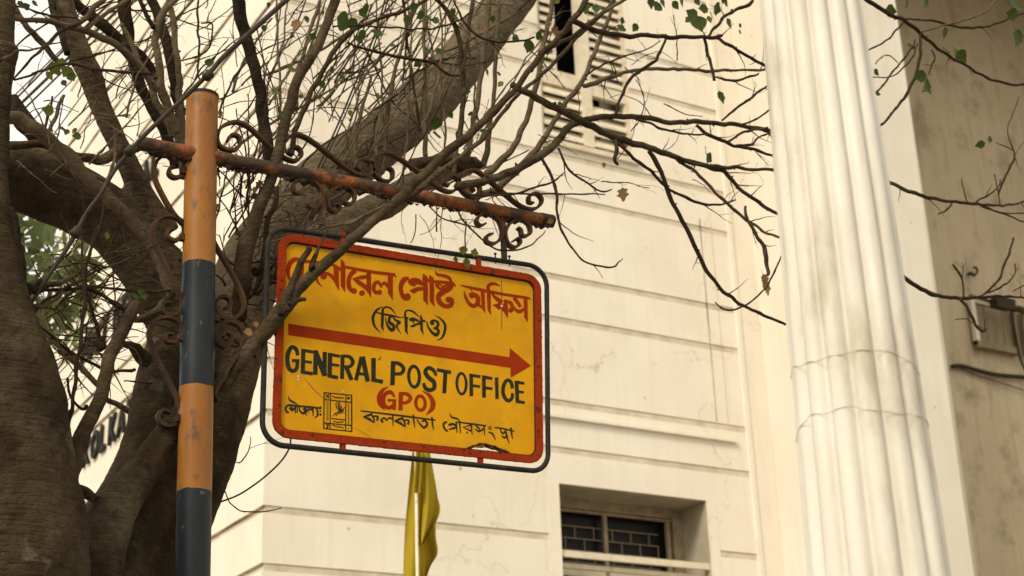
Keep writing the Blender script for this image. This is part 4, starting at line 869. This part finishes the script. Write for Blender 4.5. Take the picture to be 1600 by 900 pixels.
B([(983,184,3),(1010,192,4),(1040,202,4),(1080,210,3),(1112,211,2.5)], 4.9, 4.95, 'twig', tw=3)
B([(1135,222,4),(1155,210,4),(1175,203,4),(1200,200,4)], 5.0, 5.0, 'bark', tw=1); B([(1150,227,3),(1172,226,4),(1185,216,3),(1202,207,3)], 5.0, 5.0, 'twig')
B([(1014,236,7),(1024,252,8),(1033,272,7),(1042,295,7),(1055,325,7),(1070,352,7),(1085,383,7),(1100,413,7),(1117,441,6),(1140,464,6),(1160,476,5),(1193,493,5),(1227,507,4)], 4.95, 5.1, 'twig', tw=2)
B([(965,222,4),(985,243,5),(1010,262,5),(1030,280,5),(1047,297,4),(1075,310,5),(1107,321,4),(1130,318,3),(1149,312,2.5)], 4.9, 5.0, 'twig', tw=4)
B([(1057,248,4),(1080,264,5),(1102,283,5),(1120,303,5),(1145,325,5),(1170,345,5),(1195,362,4),(1218,371,4)], 5.0, 5.05, 'barklight', tw=2)
B([(1165,322,4),(1170,345,5),(1182,368,5),(1192,385,6),(1196,400,8),(1199,430,5)], 4.95, 4.95, 'barkcut', tw=2, lump=.3)
B([(1117,472,2),(1128,482,3),(1143,485,3),(1163,478,3),(1185,462,3),(1200,444,3),(1212,420,3),(1220,400,2)], 5.0, 5.0, 'twig')
B([(847,248,5),(860,272,5),(870,300,5),(870,330,4),(877,357,4),(892,385,3),(913,408,3),(935,415,3),(957,417,3),(966,410,2),(973,404,1.5)], 4.95, 4.95, 'twig', tw=2)
B([(872,232,4),(882,252,4),(898,272,4),(920,288,3.5),(940,300,3),(956,296,2)], 4.9, 4.9, 'twig', tw=4)
B([(730,302,3),(760,305,3),(800,303,3.5),(840,292,3.5),(866,283,3),(882,270,2)], 4.9, 4.9, 'twig', tw=2); B([(765,300,3),(800,303,3),(850,303,3),(900,303,2.5),(945,304,2)], 4.95, 4.95, 'twig', tw=2)
B([(961,218,6),(963,235,7),(960,250,6),(966,258,4)], 4.88, 4.88, 'barkcut')
B([(717,330,3),(725,345,3),(740,362,3),(758,378,3),(780,390,3),(800,392,3),(825,386,2.5),(845,370,2),(852,360,1.5)], 4.97, 4.97, 'twig')
B([(670,322,2.5),(690,340,2.5),(715,350,3),(735,353,2),(745,354,1.5)], 4.97, 4.97, 'barklight', tw=4); B([(682,322,2),(682,345,2),(683,362,2.5)], 4.97, 4.97, 'twig', tw=1)
B([(650,335,2),(650,355,1.8),(645,372,1.6),(641,380,1.2)], 4.97, 4.97, 'twig')
B([(728,345,2),(727,370,2),(727,388,2)], 4.97, 4.97, 'twig')
B([(345,780,0),(349,765,2),(360,785,2),(375,798,2),(398,800,2),(420,798,1.8),(440,793,1.2)], 5.3, 5.1, 'twig'); B([(369,722,1.5),(376,722,2),(387,707,2),(392,690,1.5),(391,682,1)], 5.2, 5.1, 'twig', tw=1)
# right-hand twigs of the same crown (passing behind the fluted column)
B([(1205,264,4),(1300,330,5),(1370,405,6),(1408,432,7),(1430,446,7),(1450,457,7),(1473,464,6),(1500,466,6),(1530,464,5),(1567,463,4),(1604,466,3)], 5.05, 5.3, 'twig', tw=2)
B([(1500,467,5),(1512,482,5),(1522,498,5),(1527,510,4),(1535,517,4),(1541,514,3)], 5.2, 5.2, 'twig', tw=1); B([(1537,460,3),(1555,443,4),(1565,428,4),(1572,405,4),(1583,377,3),(1584,372,3)], 5.2, 5.2, 'twig')
B([(1530,463,3),(1550,455,3),(1570,445,3),(1585,430,2),(1586,412,2)], 5.2, 5.2, 'twig', tw=6, tl=(.02, .06)); B([(1506,464,3),(1504,440,3),(1497,425,4),(1488,413,3)], 5.2, 5.2, 'twig', tw=1); B([(1583,455,2),(1604,443,2)], 5.2, 5.2, 'twig')
B([(1493,499,2),(1512,500,2),(1526,508,2),(1538,514,1.5)], 5.2, 5.2, 'barklight')
B([(1487,318,3),(1480,328,3),(1466,335,2)], 5.3, 5.3, 'twig'); B([(1520,318,3),(1545,305,3),(1560,292,2),(1563,280,1.5)], 5.3, 5.3, 'twig', tw=2); B([(1535,320,3),(1565,333,3),(1604,348,2)], 5.3, 5.3, 'twig'); B([(1530,320,3),(1560,332,2),(1604,333,2)], 5.3, 5.3, 'twig')
B([(1345,-6,7),(1370,10,7),(1393,23,7),(1415,33,6),(1440,53,6),(1460,72,5),(1483,87,5),(1510,103,4),(1533,117,4),(1567,130,4),(1604,133,4)], 5.0, 5.1, 'twig', tw=2)
B([(1408,30,3),(1440,31,3),(1467,35,4),(1500,42,4),(1527,43,4),(1555,38,3),(1580,28,3),(1604,18,3)], 5.0, 5.0, 'twig', tw=1); B([(1440,50,3),(1480,38,3),(1510,30,3),(1540,18,3),(1563,-5,3)], 5.0, 5.0, 'barklight', tw=1)
B([(1438,53,4),(1438,72,5),(1436,92,5),(1430,120,5),(1418,145,5),(1400,170,4),(1385,187,4),(1370,200,4)], 5.0, 5.0, 'twig'); B([(1411,35,3),(1400,48,3),(1382,65,3),(1356,78,3)], 5.0, 5.0, 'twig')
B([(1430,62,2),(1425,75,3),(1405,100,3),(1385,125,3),(1368,145,3)], 5.0, 5.0, 'twig'); B([(1434,68,2),(1425,90,2.5),(1410,108,2.5),(1390,120,2),(1363,120,2)], 5.0, 5.0, 'twig'); B([(1368,100,2),(1378,88,2),(1392,88,2),(1403,99,1.5)], 5.0, 5.0, 'barklight')
B([(1455,78,2.5),(1460,88,3),(1457,102,2.5),(1452,115,2)], 5.0, 5.0, 'twig', tw=1); B([(1593,150,1.2),(1582,180,1.5),(1574,200,1.5),(1578,220,2),(1585,240,3),(1578,262,3.5),(1566,285,3.5),(1560,305,3)], 5.2, 5.2, 'twig', tw=2); B([(1556,222,1.5),(1568,228,2),(1582,234,2)], 5.2, 5.2, 'barklight')
B([(1604,215,1.5),(1592,232,1.5),(1584,245,1.5)], 5.2, 5.2, 'barklight'); B([(1562,318,2),(1558,290,2),(1553,272,1.5)], 5.2, 5.2, 'twig', tw=1)
B([(1512,320,2),(1508,305,2),(1502,280,1.5)], 5.3, 5.3, 'twig')

# ---- dense thin stems that nobody could count: one object per bark colour
random.seed(23)
def stems(n, region, ang, Lr, wr, m, curv=.25, Yr=(5.1, 6.0)):
    mb = MB()
    for _ in range(n):
        x, y = random.uniform(*region[:2]), random.uniform(*region[2:]); a = math.radians(random.gauss(*ang)); L_ = random.uniform(*Lr); w_ = random.uniform(*wr)
        pts = [(x, y, w_)]; k = 5; c_ = random.gauss(0, curv) / k
        for i in range(k): a += c_ + random.gauss(0, .13); x += L_ / k * math.cos(a); y -= L_ / k * math.sin(a); pts.append((x, y, w_ * (1 - .11 * i)))
        Y = random.uniform(*Yr); p, r = wpts(pts, Y, Y + random.uniform(-.15, .15), 4); sd = random.random() * 90
        for i in range(1, len(p)): q = p[i] * 13; p[i] = p[i] + Vector((noise.noise(q + Vector((sd, 0, 0))), 0, noise.noise(q + Vector((0, sd, 0))))) * .008
        for i in range(3, len(r), 4): r[i] *= 1.3
        tube(mb, p, r, 5)
        for _k in range(random.choice([0, 1, 2, 3])):
            i = random.randrange(2, len(p) - 1); t_ = (p[i + 1] - p[i]).normalized(); twig(mb, p[i], t_ + Vector((random.gauss(0, .6), 0, random.gauss(0, .6))), random.uniform(.03, .14), r[i] * .6, 1)
    o = mb.build('twigs', M[m], tree, True); o['kind'] = 'stuff'; return o
stems(38, (340, 640, 120, 300), (62, 17), (110, 300), (1.5, 3.6), 'twig', curv=.6)
stems(22, (350, 620, 100, 280), (55, 18), (120, 300), (2.2, 5), 'barklight')
stems(20, (430, 820, -20, 120), (15, 40), (60, 200), (1.4, 3), 'twig')
stems(20, (560, 760, 170, 300), (75, 18), (80, 260), (1.6, 4), 'barklight', Yr=(5.0, 5.3))
stems(26, (20, 330, 0, 190), (40, 35), (70, 220), (1.3, 3.2), 'twig', Yr=(5.2, 5.8))
stems(14, (20, 200, 150, 330), (35, 40), (50, 150), (1.6, 3.5), 'barklight', Yr=(5.0, 5.2))
stems(26, (335, 400, 240, 400), (65, 28), (50, 190), (1.4, 3.4), 'twig', Yr=(5.1, 5.5))
stems(18, (60, 200, 380, 600), (35, 40), (60, 170), (1.3, 3), 'twig', Yr=(5.0, 5.4))
stems(26, (330, 440, 400, 560), (60, 60), (25, 80), (2, 5), 'barkcut', Yr=(5.15, 5.4), curv=.7)
stems(22, (380, 520, 280, 380), (50, 50), (30, 110), (1.5, 3.5), 'barklight', Yr=(5.2, 5.5), curv=.6)
stems(16, (820, 1190, 40, 300), (25, 40), (30, 90), (1, 2), 'twig', Yr=(4.9, 5.1), curv=.8)

stems(34, (300, 700, -10, 200), (40, 60), (40, 150), (1.0, 1.9), 'barklight', curv=1.0)
stems(26, (30, 330, 0, 260), (40, 60), (40, 140), (1.0, 2.0), 'barklight', curv=.9, Yr=(5.1, 5.8))
stems(20, (60, 230, 360, 640), (60, 60), (40, 130), (1.0, 2.2), 'barklight', curv=.9, Yr=(4.95, 5.3))
stems(16, (560, 780, 290, 345), (-60, 40), (20, 80), (1.0, 1.9), 'twig', curv=1.0, Yr=(4.95, 5.05))
# ---- leaves
def leafmesh(name, jag, m):
    V = [(0, 0, 0)]; out = []
    prof = [(.0, .0), (.08, .22), (.2, .4), (.36, .5), (.52, .46), (.7, .32), (.86, .14), (1.0, 0)]
    L = []; 
    for i, (t, w_) in enumerate(prof): L.append((t, w_ * (1 - jag * (i % 2))))
    V = [(t, 0, -.10 * math.sin(t * 3)) for t, _ in L] + [(t, w_, .06 + -.16 * math.sin(t * 3)) for t, w_ in L] + [(t + .02, -w_, .05 - .12 * math.sin(t * 3)) for t, w_ in L]
    V = [(x, y, z + .18 * abs(y) - .22 * x * x) for x, y, z in V]
    n = len(L); Fc = [(i, i + 1, n + i + 1, n + i) for i in range(n - 1)] + [(i + 1, i, 2 * n + i, 2 * n + i + 1) for i in range(n - 1)]
    k_ = len(V); V += [(0, .018, 0), (0, -.018, 0), (-.3, .012, .05), (-.3, -.012, .05), (-.5, .012, .14), (-.5, -.012, .14)]; Fc += [(k_, k_ + 1, k_ + 3, k_ + 2), (k_ + 2, k_ + 3, k_ + 5, k_ + 4)]
    me = bpy.data.meshes.new(name); me.from_pydata(V, [], Fc); me.materials.append(m); me.polygons.foreach_set('use_smooth', [True] * len(Fc)); return me
LM = {'g': [leafmesh('leaf', j, M['leaf']) for j in (0, .12, .25)], 'y': [leafmesh('leaf', j, M['leafy']) for j in (0, .3)], 'd': [leafmesh('leaf', j, M['leafdry']) for j in (.3, .5)]}
random.seed(5)
def leaf(x, y, s, k='g', ang=None, Y=None, tilt=None):
    Y = Y or random.uniform(4.85, 5.15); p = P(x, y, Y); L_ = s * depth(p) / F * 1.25
    o = bpy.data.objects.new('leaf', random.choice(LM[k])); link(o); o.parent = tree
    a = math.radians(ang if ang is not None else random.gauss(-80, 50))
    d = Vector((math.cos(a), random.uniform(-.3, .3), math.sin(a))).normalized()
    nrm = Vector((random.gauss(0, .45), -1, random.gauss(-.1, .45))); nrm = (nrm - d * nrm.dot(d)).normalized(); yv = nrm.cross(d)
    Mx = Matrix((d, yv, nrm)).transposed().to_4x4(); o.matrix_world = Matrix.Translation(p - d * L_ * .5) @ Mx @ Matrix.Diagonal((L_, L_ * random.uniform(.8, 1.15), L_, 1))
for a in [(86,108,20,'y'),(96,100,16,'y'),(78,118,14,'y'),(105,112,16,'y'),(112,120,12,'g'),(100,130,9,'d'),(75,172,16,'y'),(98,200,12),(104,206,9),(116,204,9),(120,212,12),(34,6,12),(42,10,10),(55,5,10),(327,98,12),(462,38,16,'d'),
 (538,34,24),(552,38,18),(566,55,16),(590,50,15),(560,60,12),(568,20,14),(572,12,12),(647,12,14),(636,32,16),(657,24,14),(668,28,11),(680,31,12),(708,20,13),(712,26,10),(700,48,9),(433,142,14,'y'),(490,57,10),(413,44,9),(457,107,15,'y'),(440,178,10),
 (504,132,11),(519,108,9),(535,120,10),(534,125,8),(548,177,10,'y'),(592,150,9,'y'),(668,78,12),(686,80,10),(652,100,11),(682,193,17,'g',-90),(684,210,15,'g',0),(718,212,16),(730,141,12,'g',0),(729,155,9,'g',0),(782,131,10,'y'),(762,113,9),(780,115,7,'g',0),
 (827,72,17,'g',-90),(803,53,13),(806,60,10,'g'),(843,56,12),(868,48,13,'d'),(862,30,8,'d'),(870,2,9,'y'),(915,16,11),(932,13,13),(917,10,10),(972,43,13,'g',70),(993,43,13),(973,32,9,'g',0),(877,163,10,'g',0),
 (1018,4,16),(1028,10,14),(1036,3,14),(1056,8,13),(1082,22,18),(1093,36,22,'g',-80),(1077,30,14),(1100,13,15),(1112,22,10,'y'),(1122,14,18,'g',0),(1135,4,12),(1109,30,10,'y'),(1140,36,14),(1131,0,10),(1144,18,7),(1157,40,6),(1157,50,7),(1066,2,14),(1090,2,12),
 (1128,151,18,'g',-75),(1109,247,14,'g',-25),(973,303,20,'d',-100),(860,345,11,'d'),(1199,448,22,'d',-80),(1196,436,14,'d',-70),(944,258,7,'d'),(982,300,0.1),
 (1393,17,19,'g',0),(1418,6,18,'g',-110),(1448,4,16),(1477,51,15,'g',-80),(1480,78,15,'g',0),(1503,89,20,'g',-40),(1495,84,14,'y',-20),(1425,72,13,'g',0),(1370,113,11,'g',-30),(1372,146,9,'g',-10),(1439,119,18,'g',200),(1448,134,22,'g',-110),(1451,136,18),(1589,6,24,'g',0),(1592,58,24,'g',-100),(1582,22,15,'g',180),(1548,218,14,'g',10),(1532,226,14,'g',205),
 (724,391,11,'y'),(742,394,12,'y',80),(730,411,14,'y'),(712,405,7,'y'),(405,288,13,'d'),(398,297,10,'d'),(340,322,8,'d'),(337,328,7,'d'),(393,515,10,'d'),(400,506,9,'d'),(395,525,10,'d'),(388,518,12,'d'),(732,300,22,'d',-60),(345,178,12,'d',-90),(398,307,10),(70,435,10,'y'),(68,440,14,'y'),(168,368,10,'y'),(212,462,14,'g',0),(220,455,9),(225,462,10),
 (785,55,9),(770,30,9),(640,90,8),(612,70,9),(480,30,10),(505,20,9),(420,8,8),(720,70,8),(735,178,8),(755,205,8),(705,180,9),(595,95,7),(470,150,7)]:
    if a[2] > 1: leaf(*a)

# ================================================================ FAR LEAFY TREE (bottom left)
ft = thing('leafy_tree', (0, 0, 0), 'green broad-leaved tree seen through the fork at the left', 'tree')
random.seed(31)
YF = 11.0
base = P(30, 560, YF); mb = MB()
tube(mb, [(base.x - .1, YF + .3, 0), (base.x - .08, YF + .25, 1.5), (base.x, YF + .2, base.z - .4), (base.x + .02, YF + .2, base.z + .5), (base.x - .05, YF + .25, base.z + 1.3)], [.16, .13, .10, .07, .03], 12, lump=.1); mb.build('trunk', M['barkdark'], ft, True)
V = []; Fc = []
def blade(p, d, up, L_, w_):
    s = d.cross(up).normalized(); n = len(V); pr_ = [(0, .1), (.25, .75), (.55, 1), (.8, .6), (1, .02)]
    for t, k in pr_:
        c_ = p + d * L_ * t - up * .12 * L_ * math.sin(t * 2.6)
        V.extend([c_ - s * w_ * k / 2, c_ + s * w_ * k / 2])
    for i in range(4): Fc.append((n + 2 * i, n + 2 * i + 1, n + 2 * i + 3, n + 2 * i + 2))
bm = MB()
cl = []
for k in range(105):
    while True:
        x, y = random.uniform(-25, 150), random.uniform(312, 580)
        if (x - 30) / 112 * (x - 30) / 112 + ((y - 435) / 138) ** 2 < 1 and random.random() < (.95 if x < 75 else .55): break
    p = P(x, y, YF + random.uniform(-.9, .9)); cl.append(p)
    ax_ = Vector((random.gauss(0, 1), random.gauss(0, 1), random.gauss(.1, .5))).normalized()
    tube(bm, [p - ax_ * .22, p], [.006, .004], 4)
    for j in range(random.randint(5, 8)):
        a = 2 * math.pi * j / 7 + random.random(); s1 = ax_.orthogonal().normalized(); s2 = ax_.cross(s1)
        d = (s1 * math.cos(a) + s2 * math.sin(a) + ax_ * .35 + Vector((0, 0, -.35))).normalized()
        blade(p, d, (ax_ + Vector((.1, .1, .8))).normalized(), random.uniform(.13, .22), random.uniform(.04, .06))
o = obj('crown', V, Fc, M['farleaf'], ft, True); o['kind'] = 'stuff'
bm.build('branches', M['twig'], ft)['kind'] = 'stuff'

# ================================================================ CABLES
def cable(path, Y0, Y1, w_, label, m='cable', name='overhead_cable', sides=10, group=None):
    p, r = wpts([(x, y, w_) for x, y in path], Y0, Y1); mb = MB(); tube(mb, p, r, sides); o = mb.build(name, M[m], smooth=True); return tag(o, label, 'cable', group)
root = thing('service_cable', P(325, 118, 4.8), 'thick grey service cable with two clamps running diagonally past the pole top', 'cable')
p, r = wpts([(520,-60,10),(450,-2,10),(392,50,10),(350,88,10),(325,116,9.5),(280,160,9),(232,205,9),(203,236,8.5),(178,268,8),(158,302,8.5),(136,332,9),(120,362,10),(100,395,9),(80,425,8),(62,452,7),(40,490,6),(0,550,6)], 4.7, 4.9)
mb = MB(); tube(mb, p, [k * .8 for k in r], 12); put(mb.build('cable', M['cable'], smooth=True), root)
for x, y, s in ((325, 118, 1), (203, 236, 1), (119, 363, 1)):
    q = P(x, y, 4.74); d = (P(x + 10, y - 9, 4.74) - q).normalized(); mb = MB(); tube(mb, [q - d * .018, q - d * .012, q, q + d * .012, q + d * .018], [.012, .018, .0165, .019, .012], 12); put(mb.build('clamp', M['cable'], smooth=True), root)
for i, (x1, y1, x2, y2, w_) in enumerate([(8,172,420,-258,3),(12,182,440,-240,5),(14,165,400,-240,2),(30,178,460,-250,3.2),(22,150,400,-230,2.2),(40,200,480,-260,2),(84,210,330,-140,2),(107,229,300,20,1.8),(150,160,330,-30,2.4),(107,196,330,-30,2.8)]):
    cable([(x1, y1), ((x1 + x2) / 2, (y1 + y2) / 2 + 4), (x2, y2)], 7.4, 7.9, w_, 'one of several thin dark wires running diagonally behind the upper left limbs', group='overhead wires behind the upper left limbs', name='overhead_wire', sides=5)
for i, (x1, y1, x2, y2, w_) in enumerate([(20,600+60,240,420,1.8),(90,620,235,425,1.8),(95,640,250,430,1.6),(60,600,222,428,1.6),(100,600,212,424,1.8)]):
    cable([(x1, y1), ((x1 + x2) / 2, (y1 + y2) / 2 + 3), (x2, y2), (x2 + 40, y2 - 50)], 7.4, 7.6, w_, 'one of several hair thin wires in front of the side wall below the limb', group='thin wires in front of the side wall', name='overhead_wire', sides=5)
cable([(603,-6),(590,40),(570,95),(553,135),(530,190),(497,262)], 5.35, 5.5, 3, 'left thin black wire dropping through the twigs to the crossbar', sides=6, name='wire')
cable([(607,-6),(594,42),(575,97),(557,137),(534,192),(503,262)], 5.35, 5.5, 2.4, 'right thin black wire beside its twin dropping through the twigs to the crossbar', sides=6, name='wire')
cable([(345,784),(375,772),(410,748),(438,722),(452,700),(454,682),(452,660),(446,620),(440,560),(436,540),(428,520),(424,508)], 5.25, 5.06, 2.8, 'thin black wire looping from the trunk up behind the left edge of the sign', sides=6, name='wire')
B([(310,-10,3),(309,30,3.5),(311,70,3.5),(309,100,3),(312,124,2.5)], 5.0, 5.0, 'twig', tw=4)
B([(283,95,2),(310,89,3),(325,78,3),(331,62,3),(332,45,2.5),(328,36,3),(314,36,2)], 5.0, 5.0, 'twig', tw=1)
